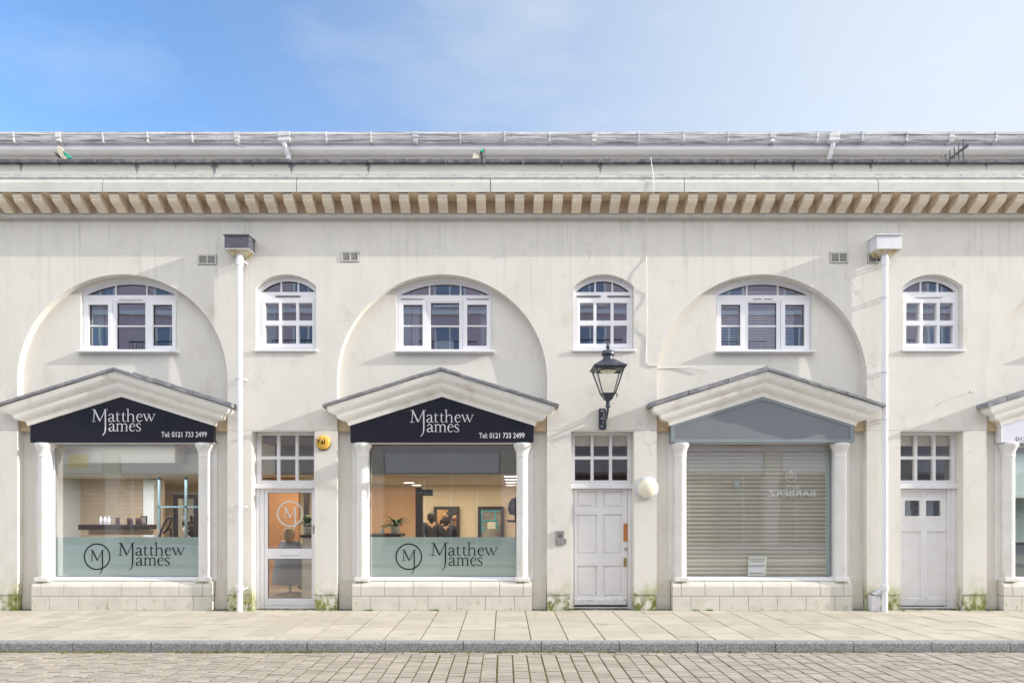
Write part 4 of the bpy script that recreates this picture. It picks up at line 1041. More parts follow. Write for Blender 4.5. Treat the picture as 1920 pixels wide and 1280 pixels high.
t = empty('tv_aerial', (PX(1795,.3), .3, 7.15), 'dark fallen television aerial leaning behind the parapet at the right', 'aerial')
Y = .3; mb = MB()
mb.tube([(PX(1781,Y),Y,PZ(298,Y)-.1),(PX(1783,Y),Y,PZ(296,Y)),(PX(1814,Y),Y,PZ(273,Y))], [.012,.014,.03], 6); mb.build('boom', dark_m, t)
mb = MB()
for (px, pt) in ((1765.5,296),(1773,289.5),(1781,282.5),(1789.5,276),(1797.5,268.5),(1806,261)):
    mb.tube([(PX(px,Y),Y,PZ(299,Y)-.15),(PX(px,Y),Y,PZ(pt,Y))], .009, 6)
mb.build('element', dark_m, t)
MB().tube([(PX(1786,Y),Y,7.14),(PX(1786,Y),Y,PZ(292,Y))], .014, 6).build('mast', dark_m, t)
def rag(name, label, cx, cz, Y, parts, cat):
    t = empty(name, (PX(cx,Y), Y, 7.47), label, cat)
    for nm, m, poly in parts:
        mb = MB(); P = [(PX(a,Y), PZ(b,Y)) for a, b in poly]
        mb.plate(P, [], Y-.02, Y+.02)
        mb.build(nm, m, t)
rag('rag_bundle', 'pale and green rags caught on the parapet at the far left', 112, 290, -.3,
    [('pale_rag', tan_cloth, [(108,277),(111,274),(115,276),(118,281),(121,288),(126,294),(127,304),(124,304),(120,297),(114,294),(110,284)]),
     ('green_rag', teal_cloth, [(118,283),(123,286),(130,291),(135,297),(129,297.5),(122,292)]),
     ('dark_rag', dark_m, [(103,285),(108,288),(112,291),(111,297),(107,293)])], 'rags')
rag('rag_bundle', 'green and dark rags caught on the parapet above the middle arch', 900, 290, -.3,
    [('green_rag', teal_cloth, [(902,281),(907,280),(907.5,284),(903,287),(899,289)]),
     ('dark_rag', dark_m, [(900,285),(904.5,286),(906,297),(901.5,297)]),
     ('pale_rag', tan_cloth, [(887,288),(892,289),(897,293),(899,298),(886,298.5)]),
     ('stick', dark_m, [(908,278),(909,278),(909,297.5),(908,297.5)])], 'rags')

# ================================================================== ROLLER SHUTTER, NOTICES
c = BAYS[2]
mb = MB(); z = .50; Yb = .30
while z < 2.80:
    h = .0722
    mb.extr([(Yb+.012, z),(Yb-.004, z+.006),(Yb-.014, z+.020),(Yb-.016, z+.036),(Yb-.010, z+.052),(Yb+.003, z+.061),(Yb+.004, z+.0665),(Yb+.014, z+.0675),(Yb+.014,z+h)], c-1.30, c+1.28)
    z += h
s = mb.build('roller_shutter', shutter_m, B)
MB().box(c-1.33, c-1.285, .265, .36, .5, 2.86).box(c+1.235, c+1.30, .265, .36, .5, 2.86).build('guide_rail', pm('rail_grey', (.42,.50,.52), .4), s)
MB().box(c-1.33, c+1.30, .27, .35, 2.79, 2.93).build('shutter_box', pm('shutter_box', (.50,.48,.38), .6), s)
MB().box(c-.60, c+.10, .255, .268, 2.79, 2.83).build('fixing_strip', pm('ochre_strip', (.52,.40,.16), .6), s)
t = empty('paper_notice', (PX(1420,.23), .235, .56), 'small pale paper notice reading entrance, propped inside the shutter window', 'notice')
nx0, nx1, nz0, nz1 = PX(1401.5,.23), PX(1438,.23), PZ(1079,.23), PZ(1042.5,.23)
MB().add([(nx0,.2235,nz0),(nx1-.025,.2235,nz0),(nx1,.2260,nz1),(nx0+.025,.2260,nz1)], [(0,1,2,3)]).build('paper', papb_m, t)
MB().add([(nx0+.05,.2228,nz0+.06),(nx1-.06,.2228,nz0+.06),(nx1-.045,.2245,nz1-.10),(nx0+.06,.2245,nz1-.10)], [(0,1,2,3)]).build('inner_panel', paper_m, t)
textmb('outcome', nx0+.035, nz1-.062, .255, .032, .2238).build('heading_text', letterdark, t)
textmb('retreat', nx0+.050, nz1-.104, .235, .036, .2232).build('heading_text', letterdark, t)
textmb('entrance', nx0+.035, nz0+.160, .25, .03, .2222).build('entrance_text', letterdark, t)
MB().add([(nx0+.03,.2221,nz0+.048),(nx0+.055,.2221,nz0+.062),(nx0+.055,.2221,nz0+.054),(nx1-.06,.2221,nz0+.054),(nx1-.06,.2221,nz0+.042),(nx0+.055,.2221,nz0+.042),(nx0+.055,.2221,nz0+.034)], [(0,1,2,3,4,5,6)]).build('arrow', letterdark, t)
faint = pm('faint_vinyl', (.93,.92,.90), .5)
t = empty('glass_decal', (PX(1484,.23), .228, 1.7), 'faint mirrored barber lettering and round badge on the shutter window', 'window decal')
textmb('BARBERZ', PX(1440.5,.23), PZ(930,.23), (1529-1440.5)*11.63/FPX, .10, .229, mirror=True, bold=.01).build('lettering', faint, t)
textmb('ELITE', PX(1473,.23), PZ(915,.23), .24, .06, .229, mirror=True).build('lettering', faint, t)
mb = MB(); n = 40; cx_, cz_ = PX(1483,.23), PZ(894,.23); V = []
for k in range(n):
    a = 2*math.pi*k/n; r0 = .092 + (.02 if abs(a-math.pi/2) < .2 else 0)
    for rr in (r0, .078): V.append((cx_+rr*math.cos(a), .229, cz_+rr*math.sin(a)))
mb.add(V, [(2*k,2*k+1,(2*k+3)%(2*n),(2*k+2)%(2*n)) for k in range(n)])
for zz, w_ in ((.03,.045),(-.0,.055),(-.02,.05)): mb.add([(cx_-w_,.229,cz_+zz),(cx_+w_,.229,cz_+zz),(cx_+w_,.229,cz_+zz+.012),(cx_-w_,.229,cz_+zz+.012)], [(0,1,2,3)])
mb.build('badge', faint, t)
t = MB().add([(PX(1377,.23),.229,PZ(908,.23)),(PX(1386,.23),.229,PZ(916,.23)),(PX(1386,.23),.229,PZ(904,.23)),(PX(1377,.23),.229,PZ(896,.23))], [(0,1,2,3)]).build('sticker', pm('sticker', (.55,.62,.68), .4))
tag(t, 'small pale blue sticker on the glass left of the faint barber lettering', 'sticker')

# ================================================================== ROOMS BEHIND THE GLASS
# salon spanning the two left shopfronts
sx0, sx1, sy1 = -12.5, 1.0, 8.0
def inward_box(name, x0, x1, y0, y1, z0, z1, mats):
    pass
MB().box(sx0, sx1, .33, sy1, -.02, .015).build('interior_floor', int_floor, B)
MB().box(sx0, sx1, 2.2, sy1, 2.42, 2.5).build('interior_ceiling', int_ceil, B)
grey_b = pm('bulkhead_darkened', (.24,.25,.24), .8)  # darkened in colour so that reflections show in the glass before it
MB().box(-4.6, sx1, .33, 2.2, 2.98, 3.05).build('interior_ceiling', grey_b, B)
MB().box(sx0, -4.61, .33, 2.2, 2.98, 3.05).build('interior_ceiling', int_ceil, B)
MB().box(-4.6, sx1, 2.05, 2.2, 2.42, 2.98).build('bulkhead', grey_b, B)
MB().box(sx0, -4.61, 2.05, 2.2, 2.42, 2.98).build('bulkhead', int_cool, B)
MB().box(sx0, -6.4, 1.6, 2.04, 2.62, 2.98).build('bulkhead_step', int_cool, B)
MB().box(sx0, sx1, sy1, sy1+.1, 0, 2.45).build('interior_wall', int_wall, B)
MB().box(sx1, sx1+.1, .33, sy1, 0, 3.0).build('interior_wall', int_wall, B)
MB().box(PX(141,4)-.6, PX(141,4), .33, 4.2, 0, 3.0).build('interior_wall', int_cool, B)
MB().box(PX(141,4), PX(272,4)+.3, 4.2, 4.3, 0, 2.45).build('tiled_wall', tan_brick, B)
MB().box(PX(273,4), PX(293,4), 3.9, 4.2, 0, 2.42).build('interior_pillar', int_cool, B)
MB().box(PX(274,3.9)-.02, PX(292,3.9)+.04, 3.85, 4.2, 2.28, 2.4).build('pillar_cap', int_cool, B)
# warm partition seen behind the glazed door and the plant
MB().box(PX(480,3.4), PX(560,3.4), 3.4, 3.5, 0, 2.42).build('tiled_wall', orange_brick, B)
MB().box(PX(694,3.4)-.5, PX(779,3.4), 3.4, 3.5, 0, 2.2).build('partition', pm('partition_warm', (.74,.50,.32), .8, (.66,.38,.2), 1.2), B)
MB().box(PX(779.5,3.45), PX(792,3.45), 3.4, 3.6, 0, 2.2).build('partition_post', dark_m, B)
MB().box(PX(762,3.6), PX(812,3.6), 3.5, 3.62, 2.02, 2.16).build('dark_lintel', dark_m, B)
MB().box(PX(572,3.4), PX(580,3.4), 3.3, 3.4, 0, 2.2).build('partition_post', dark_m, B)
int_glass = shopglass_m
MB().box(PX(296,3.2), PX(299,3.2), 3.2, 3.25, 0, 2.42).box(PX(296,3.2), PX(380,3.2)+.3, 3.2, 3.25, 1.75, 1.79).box(PX(346,3.2), PX(350,3.2), 3.2, 3.25, 0, 2.42).build('glazed_screen_rail', pm('rail_teal', (.16,.24,.26), .4), B)

def lampset(name_px, Yl, lab):
    for (px, py), l_ in zip(name_px, lab):
        dist = (2.418-EYE)*FPX/(953-py); y = dist - DIST; x = (px-945)*dist/FPX
        t = empty('ceiling_light', (x, y, 2.418), l_, 'ceiling light', 'ceiling lights in the salon')
        MB().lathe([(.15,2.417),(.16,2.40),(.15,2.395)], x, y, 20).build('light_rim', white_m, t)
        MB().lathe([(.135,2.394),(.13,2.388)], x, y, 20).build('lit_disc', light_m, t)
lampset([(767,903),(781,907.5),(957,890.5),(957.5,896.5),(958,902),(957.5,907.5)], 0,
        ['lit ceiling light nearest the doorway in the salon, upper of the pair', 'lit ceiling light nearest the doorway in the salon, lower of the pair',
         'topmost of the four lit ceiling lights at the salon window right edge', 'second of the four lit ceiling lights from the top',
         'third of the four lit ceiling lights from the top', 'lowest of the four lit ceiling lights at the salon window right edge'])
def area(x, y, z, sx_, sy_, e, col=lampcol):
    l = bpy.data.lights.new('room_fill_lamp', 'AREA'); l.shape = 'RECTANGLE'; l.size = sx_; l.size_y = sy_; l.energy = e; l.color = col  # area lamps fill the rooms; the lit discs are the modelled fittings
    o = bpy.data.objects.new('room_fill_lamp', l); C.objects.link(o); o.location = (x, y, z)
area(-1.6, 5.6, 2.38, 3.0, 3.0, 56); area(-1.6, 1.8, 2.36, 2.4, .6, 19); area(-4.6, 2.4, 2.36, 1.2, 1.2, 18, (1,.78,.55))
area(-7.8, 2.6, 2.36, 2.2, 1.2, 34, (.95,.97,1)); area(-7.0, 1.2, 2.94, 2.2, .5, 3, (1,.97,.9)); area(-7.0, 5.6, 2.36, 2.5, 2, 31)

# mirrors
def mirror(px0, px1, pt, pb, Y, label, tilt=0, face=mirror_m):
    x0, x1, z1, z0 = PX(px0,Y), PX(px1,Y), PZ(pt,Y), PZ(pb,Y)
    t = empty('mirror', ((x0+x1)/2, Y, z0), label, 'mirror', 'black framed salon mirrors')
    MB().plate(rect(x0, x1, z0, z1), [rect(x0+.09, x1-.09, z0+.09, z1-.09)], Y-.06, Y).build('frame', dark_m, t)
    MB().box(x0+.08, x1-.08, Y-.03, Y-.01, z0+.08, z1-.08).build('mirror_face', face, t)
    return t
mirror(327, 372, 927, 1075, 4.6, 'tall black framed mirror behind the seated client, seen through the shelf window')
mirror(813.5, 862, 949, 1062, 7.9, 'black framed mirror behind the two standing people in the salon')
mb_ = mirror(896, 945, 949, 1062, 7.9, 'black framed mirror with its reflection painted as bright blue lines, right of the standing people', face=pm('mirror_reflection_grey', (.35,.36,.36), .5, (.12,.12,.13), 3))  # the mirror's reflection is painted on its face: grey with blue lines
mb = MB(); Y = 7.86
blu = pm('bright_blue', (.08,.52,.72), .5)
for a, b in (((903,955),(904,1000)),((928,953),(930,985)),((902,958),(940,957)),((903,976),(930,975)),((903,976),(903,992)),((930,975),(934,992)),((903,992),(912,990))):
    mb.tube([(PX(a[0],Y),Y,PZ(a[1],Y)),(PX(b[0],Y),Y,PZ(b[1],Y))], .018, 6)
mb.build('reflected_blue_line', blu, mb_)
MB().box(PX(914,Y), PX(929,Y), Y-.01, Y+.01, PZ(991,Y), PZ(978,Y)).build('reflected_pale_shape', int_cool, mb_)
# floating shelf with bottles
Y = 3.0
t = empty('wall_shelf', (PX(227,Y), Y, PZ(992,Y)), 'dark wooden floating shelf carrying hair products in the left salon window', 'shelf')
MB().box(PX(162,Y), PX(292,Y), Y-.28, Y+.05, PZ(992,Y), PZ(982.5,Y)).build('shelf_board', wood_dark, t, bevel=.005)
MB().box(PX(168,Y), PX(290,Y), Y-.05, Y+.2, PZ(1002,Y), PZ(993,Y)).build('shelf_support', tan_brick, t)
zs = PZ(982.5,Y)+.001
sp_ = [(189,bottle_w,.16,'white product bottle leftmost on the dark shelf'),(197,bottle_w,.16,'white product bottle second from the left on the dark shelf'),(204,bottle_w,.16,'white product bottle third from the left on the dark shelf'),
       (220.5,bottle_d,.15,'dark product box standing alone mid-shelf'),(241,bottle_d,.17,'dark bottle with gold top, left one of the gold topped pair'),(246,bottle_d,.17,'dark bottle with gold top, right one of the gold topped pair'),
       (257,bottle_d,.17,'dark gold-topped bottle beside the framed card on the shelf'),(262,bottle_d,.17,'dark gold-topped bottle touching the framed card on the shelf')]
for i, (px, m, h, lb) in enumerate(sp_):
    x = PX(px, Y-.12); y = Y-.12
    if i == 3:
        o = MB().box(x-.033, x+.033, y-.03, y+.03, zs, zs+h).build('product_box', m, bevel=.004); tag(o, lb, 'box'); continue
    t = empty('product_bottle', (x, y, zs), lb, 'bottle', 'hair product bottles on the salon shelf')
    MB().lathe([(.028,zs),(.031,zs+.01),(.031,zs+h*.72),(.024,zs+h*.80),(.012,zs+h*.83)], x, y, 14).build('bottle_body', m, t, smooth=True)
    MB().lathe([(.016,zs+h*.83),(.016,zs+h),(.013,zs+h+.01)], x, y, 12).build('cap', gold_m if m is bottle_d else m, t, smooth=True)
x = PX(270,Y-.1); t = empty('framed_card', (x, Y-.1, zs), 'small dark framed card at the right end of the shelf', 'frame')
MB().plate(rect(x-.07, x+.07, zs, zs+.18), [rect(x-.055, x+.055, zs+.015, zs+.165)], Y-.12, Y-.1).build('frame', dark_m, t)
MB().box(x-.056, x+.056, Y-.115, Y-.105, zs+.014, zs+.166).build('card', pm('card_brown', (.25,.2,.17), .6), t)
t = empty('hair_dryer_hood', (PX(315,2.6), 2.6, 1.0), 'curved black salon hood dryer behind the left window', 'hair dryer')
Y = 2.6
MB().tube(cr_spline([(PX(299,Y),Y,PZ(1008,Y)),(PX(304,Y),Y,PZ(990,Y)),(PX(313,Y),Y,PZ(973,Y)),(PX(320,Y),Y,PZ(969,Y)),(PX(321,Y),Y,PZ(976,Y)),(PX(315,Y),Y,PZ(990,Y)),(PX(306,Y),Y,PZ(999,Y))], 5), .022, 8).build('hood_ring', dark_m, t, smooth=True)
MB().tube([(PX(306,Y),Y,PZ(999,Y)),(PX(320,Y),Y,PZ(990,Y)),(PX(324,Y),Y,.3)], .02, 8).build('stand', dark_m, t)
t = empty('hair_dryer_hood', (PX(965,3), 3, 0), 'black hood dryer at the right edge of the plant window', 'hair dryer')
MB().lathe([(.02,1.62),(.12,1.60),(.16,1.70),(.15,1.85),(.08,1.95),(.01,1.97)], PX(966,3), 3, 18).build('hood', dark_m, t, smooth=True)
MB().tube([(PX(966,3),3.0,1.62),(PX(969,3),3.1,1.4),(PX(969,3),3.1,0.02)], .025, 8).build('stand', dark_m, t)
MB().box(PX(951,3), PX(972,3), 2.9, 3.1, 1.44, 1.49).build('tray', dark_m, t)
# reception desks and house plants
def desk(name, x0, x1, y0, y1, h, label):
    t = empty(name, ((x0+x1)/2, (y0+y1)/2, .015), label, 'desk')
    MB().box(x0-.03, x1+.03, y0-.03, y1+.03, h-.05, h).build('desk_top', wood_dark, t, bevel=.004)
    MB().box(x0, x1, y0, y1, .02, h-.052).build('desk_body', pot_m, t, bevel=.004)
desk('reception_desk', PX(694,1.6)-.3, PX(748,1.6), 1.6, 2.2, PZ(1001,1.6), 'white reception desk with a dark top below the potted plant')
desk('reception_desk', PX(566,1.2), PX(584,1.2)+.25, 1.2, 1.8, PZ(1002,1.2), 'dark topped desk behind the glazed salon door')
def plant(x, y, z, n, ln, label, sp=1.0):
    t = empty('potted_plant', (x, y, z), label, 'plant', 'potted plants in the salon')
    MB().lathe([(.07,z),(.085,z+.02),(.095,z+.15),(.09,z+.155),(.085,z+.14)], x, y, 20).build('pot', pot_m, t, smooth=True)
    mb = MB()
    for i in range(n):
        a = i*2.4 + random.uniform(-.3,.3); l = ln*random.uniform(.7, 1.1); el = random.uniform(.35, 1.3); w = l*.13
        pts = []; px_, py_, pz_ = x, y, z+.14; e = el
        for k in range(7):
            pts.append((px_, py_, pz_)); st = l/6
            px_ += math.cos(a)*math.cos(e)*st*sp; py_ += math.sin(a)*math.cos(e)*st*sp; pz_ += math.sin(e)*st; e -= .22
        ws = [.1,.25,.7,1,.9,.55,.03]; V = []
        for k, p in enumerate(pts):
            dx, dy = -math.sin(a)*w*ws[k], math.cos(a)*w*ws[k]
            V += [(p[0]-dx, p[1]-dy, p[2]+.01*ws[k]), (p[0], p[1], p[2]), (p[0]+dx, p[1]+dy, p[2]+.01*ws[k])]
        F = [(3*k+j, 3*k+j+1, 3*k+j+4, 3*k+j+3) for k in range(6) for j in (0, 1)]
        mb.add(V, F)
    mb.build('foliage', leaf_m, t)
plant(PX(741.5,1.8), 1.8, PZ(1001,1.6), 26, .36, 'leafy potted plant on the reception desk in the right-hand salon window')
plant(PX(578,1.4), 1.4, PZ(1002,1.2), 22, .34, 'dark leafy potted plant behind the glazed door monogram')
t = empty('cup', (PX(716,1.7), 1.7, PZ(1001,1.6)), 'small pale cup on the desk left of the potted plant', 'cup')
MB().lathe([(.03,PZ(1001,1.6)),(.04,PZ(1001,1.6)+.01),(.045,PZ(1001,1.6)+.10),(.04,PZ(1001,1.6)+.10)], PX(716,1.7), 1.7, 16).build('cup_body', pot_m, t, smooth=True)

t = empty('door_poster', (PX(1711,.27), .27, 1.6), 'dark patterned poster behind the left small pane of the right-hand door', 'poster')
MB().box(PX(1696,.27), PX(1728,.27), .262, .268, PZ(969,.27), PZ(936,.27)).build('paper', pm('speckled_poster', (.10,.10,.11), .6, (.42,.42,.42), 45, .45, .55), t)
t = empty('door_card', (PX(1744,.27), .27, 1.6), 'plain pale card behind the right small pane of the right-hand door', 'card')
MB().box(PX(1735,.27), PX(1749,.27), .262, .268, PZ(969,.27), PZ(936,.27)).build('card_sheet', pm('card_white', (.75,.75,.76), .6), t)

# people
def skin_mesh(name, verts, edges, mat, parent, sub=1):
    me = bpy.data.meshes.new(name); me.from_pydata([v[:3] for v in verts], edges, [])
    o = bpy.data.objects.new(name, me); C.objects.link(o); me.materials.append(mat)
    sk = o.modifiers.new('skin', 'SKIN'); sk.use_smooth_shade = True
    if not me.skin_vertices: me.attributes  # layer is made with the modifier below
    try:
        bm = bmesh.new(); bm.from_mesh(me); ly = bm.verts.layers.skin.verify(); bm.verts.ensure_lookup_table()
        for i, v in enumerate(verts):
            bm.verts[i][ly].radius = (v[3], v[4] if len(v) > 4 else v[3]); bm.verts[i][ly].use_root = (i == 0)
        bm.to_mesh(me); bm.free()
    except Exception as ex: print('skin', ex)
    ss = o.modifiers.new('sub', 'SUBSURF'); ss.levels = sub; ss.render_levels = sub
    o.parent = parent; return o
def person(x, y, zf, rz, label, top_m, hair_m, arms='down', sit=False, h=1.68, hairlen=.1, cape=False):
    t = empty('person', (x, y, zf), label, 'person', rz=rz)
    k = h/1.68
    hipz = .92*k if not sit else .52
    ch = hipz + .46*k; nk = hipz + .58*k
    V = []; E = []
    def add(p, r, r2=None, prev=None):
        V.append((p[0], p[1], p[2], r, r2 if r2 else r))
        if prev is not None: E.append((prev, len(V)-1))
        return len(V)-1
    hip = add((0,0,hipz), .13, .10); wa = add((0,0,hipz+.2*k), .12, .09, hip); cb = add((0,0,ch), .15, .10, wa)
    n_ = add((0,0,nk), .055, .055, cb); h0 = add((0,-.02,nk+.07*k), .075, .08, n_); h1 = add((0,-.02,nk+.15*k), .085, .10, h0); h2 = add((0,0,nk+.22*k), .06, .07, h1)
    add((0,-.125,nk+.115*k), .014, .014, h1)     # nose
    for s_ in (-1, 1): add((s_*.098,.0,nk+.12*k), .012, .02, h1)
    for s_ in (-1, 1):
        sh = add((s_*.18,0,nk-.06*k), .06, .06, cb)
        if arms == 'down': el, wr = (s_*.24,.03,hipz+.25*k), (s_*.23,-.08,hipz+.03*k)
        else: el, wr = (s_*.30,-.10,hipz+.30*k), (s_*.14,-.30,hipz+.42*k)
        e_ = add(el, .045, .045, sh); w_ = add(wr, .028, .028, e_)
        d = (Vector(wr)-Vector(el)).normalized(); pl_ = Vector(wr)+d*.06; pa = add(pl_, .034, .018, w_)
        for j, ln in enumerate((.060,.068,.063,.05)):
            off = Vector((0, (j-1.5)*.020, 0)); a1 = pl_+off+d*.04; q = add(a1, .009, .009, pa); add(a1+d*ln*.6+Vector((-s_*.012,0,-.01)), .008, .008, q)
        q = add(Vector(wr)+d*.03+Vector((-s_*.02,-.035,0)), .011, .011, w_); add(Vector(wr)+d*.07+Vector((-s_*.03,-.05,0)), .009, .009, q)
    for s_ in (-1, 1):
        a = add((s_*.10,0,hipz-.05), .085, .085, hip)
        if sit: kn = add((s_*.12,-.42,hipz-.02), .06, .06, a); an = add((s_*.12,-.45,.09), .04, .04, kn)
        else: kn = add((s_*.11,-.01,.48*k), .06, .06, a); an = add((s_*.11,.02,.08), .04, .04, kn)
        add((s_*.12,(-.60 if sit else -.14),.04), .035, .03, an)
    skin_mesh('body', V, E, skin_m, t)
    # clothes: a thicker shell round trunk, arms and legs
    V2 = []; E2 = []
    V, E = V2, E2
    hip = add((0,0,hipz), .145, .12); wa = add((0,0,hipz+.2*k), .135, .105, hip); cb = add((0,0,ch), .165, .115, wa); add((0,0,nk-.03), .08, .075, cb)
    for s_ in (-1, 1):
        sh = add((s_*.18,0,nk-.06*k), .072, .072, cb)
        if arms == 'down': el, wr = (s_*.24,.03,hipz+.25*k), (s_*.235,-.07,hipz+.06*k)
        else: el, wr = (s_*.30,-.10,hipz+.30*k), (s_*.16,-.27,hipz+.41*k)
        e_ = add(el, .06, .06, sh); add(wr, .042, .042, e_)
        a = add((s_*.10,0,hipz-.05), .10, .10, hip)
        if sit: kn = add((s_*.12,-.42,hipz-.02), .078, .078, a); add((s_*.12,-.45,.13), .055, .055, kn)
        else: kn = add((s_*.11,-.01,.48*k), .075, .075, a); add((s_*.11,.02,.12), .055, .055, kn)
    skin_mesh('clothing', V2, E2, top_m, t)
    if cape:
        mb = MB(); n = 24; pr = [(.07,nk-.02),(.20,nk-.09),(.29,ch-.08),(.36,hipz+.12),(.42,hipz-.12),(.44,hipz-.30)]
        V3 = [((r_*math.cos(2*math.pi*q/n))*(1+.06*math.sin(q*2.1)), (r_*math.sin(2*math.pi*q/n))*.9 - .12*(i/5), z_) for i, (r_, z_) in enumerate(pr) for q in range(n)]
        mb.add(V3, [(i*n+q, i*n+(q+1)%n, (i+1)*n+(q+1)%n, (i+1)*n+q) for i in range(5) for q in range(n)])
        mb.build('cape', cloth_grey, t, smooth=True, world=False)
    V4 = []; E4 = []; V, E = V4, E4
    a = add((0,.01,nk+.265*k-.02), .085, .10); b = add((0,.03,nk+.19*k), .118, .12, a); c_ = add((0,.055,nk+.11*k-hairlen*.3), .105, .09, b); add((0,.07,nk+.04-hairlen), .05, .03, c_)
    skin_mesh('hair', V4, E4, hair_m, t)
    return t
person(PX(836,6.2), 6.2, .015, R(190), 'person in dark clothes with elbows raised, in front of the salon mirror', cloth_dark, hair_dark, arms='up', h=1.46)
person(PX(807,5.6), 5.6, .015, R(215), 'person in dark clothes standing beside the dark doorway in the salon', cloth_dark, hair_dark, h=1.55)
person(PX(352,3.4), 3.4, .015, R(-60), 'person with dark hair seated before the tall mirror in the left salon window', cloth_dark, hair_dark, sit=True, h=1.7, hairlen=.2)
person(PX(544,1.9), 1.9, .015, R(160), 'person with fair hair and a grey cape seated behind the glazed door', cloth_grey, hair_fair, sit=True, h=1.66, cape=True)
def stool(x, y, label, m=cloth_dark):
    t = empty('salon_chair', (x, y, .015), label, 'chair', 'salon chairs')
    MB().lathe([(.24,.38),(.26,.40),(.26,.455),(.24,.47)], x, y, 24).build('seat', m, t, smooth=True)
    MB().lathe([(.03,.05),(.03,.38)], x, y, 12).build('column', metal_m, t, smooth=True)
    mb = MB()
    for i in range(5):
        a = 2*math.pi*i/5; mb.tube([(x, y, .07), (x+.27*math.cos(a), y+.27*math.sin(a), .045)], .014, 6).lathe([(.02,.016),(.025,.03),(.02,.045)], x+.27*math.cos(a), y+.27*math.sin(a), 8)
    mb.build('star_base', metal_m, t)
stool(PX(544,1.9), 1.9, 'round salon stool under the caped person behind the glazed door')
stool(PX(352,3.4), 3.4, 'round salon stool under the seated person in the left window')
# the shuttered shop and the right-hand shop
MB().box(2.6, 6.2, .5, .6, 0, 3).build('interior_wall', int_cool, B)
MB().box(8.2, 12.2, 2.4, 2.5, 0, 3).build('interior_wall', pm('green_white_wall', (.55,.66,.62), .8), B)
MB().box(8.2, 12.2, .33, 2.5, 2.98, 3.05).build('interior_ceiling', int_ceil, B)
MB().box(8.2, 12.2, .33, 2.5, -.02, .015).build('interior_floor', int_floor, B)
area(10.1, 1.4, 2.9, 2, 1, 14, (1,1,1))  # added fill light, this shop has no lamp fitting
for zz, nm in ((1.95,'a'),(1.05,'b')): MB().box(8.4, 11.8, 2.1, 2.38, zz, zz+.03).build('glass_shelf_board', int_cool, B)
# hall behind door 2 and 3
MB().box(.9, 3.4, 1.9, 2.0, 0, 3.4).build('interior_wall', brickmat('hall_brick', (.80,.48,.30), (.74,.42,.27), (.7,.6,.5), 1, .225, .075, .01), B)
MB().box(6.3, 8.7, 1.2, 1.3, 0, 3.4).build('interior_wall', room_m, B)
for c in DOORS[1:]:
    o = MB().box(c-.5, c+.5, .285, .295, PZ(836,.3), ZL+.05).build('roller_blind', pm('blind_beige', (.74,.69,.58), .8) if c == DOORS[1] else bpy.data.materials['blind_beige'])
    tag(o, 'beige roller blind inside the fanlight of the %s' % ('six-panel door' if c == DOORS[1] else 'door with two small panes'), 'blind')
# the rest of the shell, closing the building behind
MB().box(XL, XR, 8.3, 8.5, 0, 9.9).build('rear_wall', panel_m, B)
for xa_, xb_ in ((XL, XL+.2), (XR-.2, XR)): MB().box(xa_, xb_, .33, 8.29, 0, 8.6).build('end_wall', panel_m, B)
MB().box(XL+.21, XR-.21, 3.0, 8.29, 3.30, 3.38).build('upper_floor', int_ceil, B)
# upstairs rooms
allw = sorted([(c, .83) for c in WINX] + [(c, .5) for c in SMALL])
for (c, hw) in allw:
    mb = MB(); x0, x1, y0, y1, z0, z1 = c-1.3, c+1.3, .33, 2.6, 3.5, 6.3
    mb.add([(x0,y0,z0),(x1,y0,z0),(x1,y1,z0),(x0,y1,z0),(x0,y0,z1),(x1,y0,z1),(x1,y1,z1),(x0,y1,z1)], [(0,3,2,1),(4,5,6,7),(1,2,6,5),(2,3,7,6),(3,0,4,7)])
    mb.build('upstairs_room', room_m, B)
def curtain(x0, x1, z0, z1, y, mat, label, folds=5):
    mb = MB(); n = folds*8; V = []
    for i in range(n+1):
        t_ = i/n; xx = x0+(x1-x0)*t_; yy = y + .03*math.sin(t_*folds*2*math.pi) + .01*math.sin(t_*17)
        V += [(xx, yy, z0), (xx, yy, z1), (xx, yy+.004, z0), (xx, yy+.004, z1)]
    F = [(4*i, 4*i+4, 4*i+5, 4*i+1) for i in range(n)] + [(4*i+2, 4*i+3, 4*i+7, 4*i+6) for i in range(n)]
    mb.add(V, F); o = mb.build('curtain', mat, smooth=True); tag(o, label, 'curtain', 'curtains in the upstairs windows'); return o
w0, w1, w2, w3 = WINX
curtain(w0-.80, w0-.58, 4.45, 5.6, .38, curt_teal, 'teal edged curtain in the leftmost arched window, outer one', 3)
curtain(w0-.57, w0-.36, 4.45, 5.6, .42, curt_m, 'pale grey curtain drawn back beside the teal one', 3)
curtain(w1-.80, w1-.62, 4.45, 5.6, .38, curt_teal, 'thin teal curtain at the left of the window with a picture frame', 2)
curtain(w1-.60, w1-.47, 4.45, 5.6, .40, curt_m, 'pale curtain left of the picture frame window centre', 2)
curtain(w1+.62, w1+.80, 4.45, 5.6, .40, curt_m, 'pale curtain at the right of the window with a picture frame', 3)
curtain(SMALL[0]-.48, SMALL[0]-.30, 4.5, 5.6, .34, curt_teal, 'teal curtain in the small arched window nearest the navy hopper', 2)
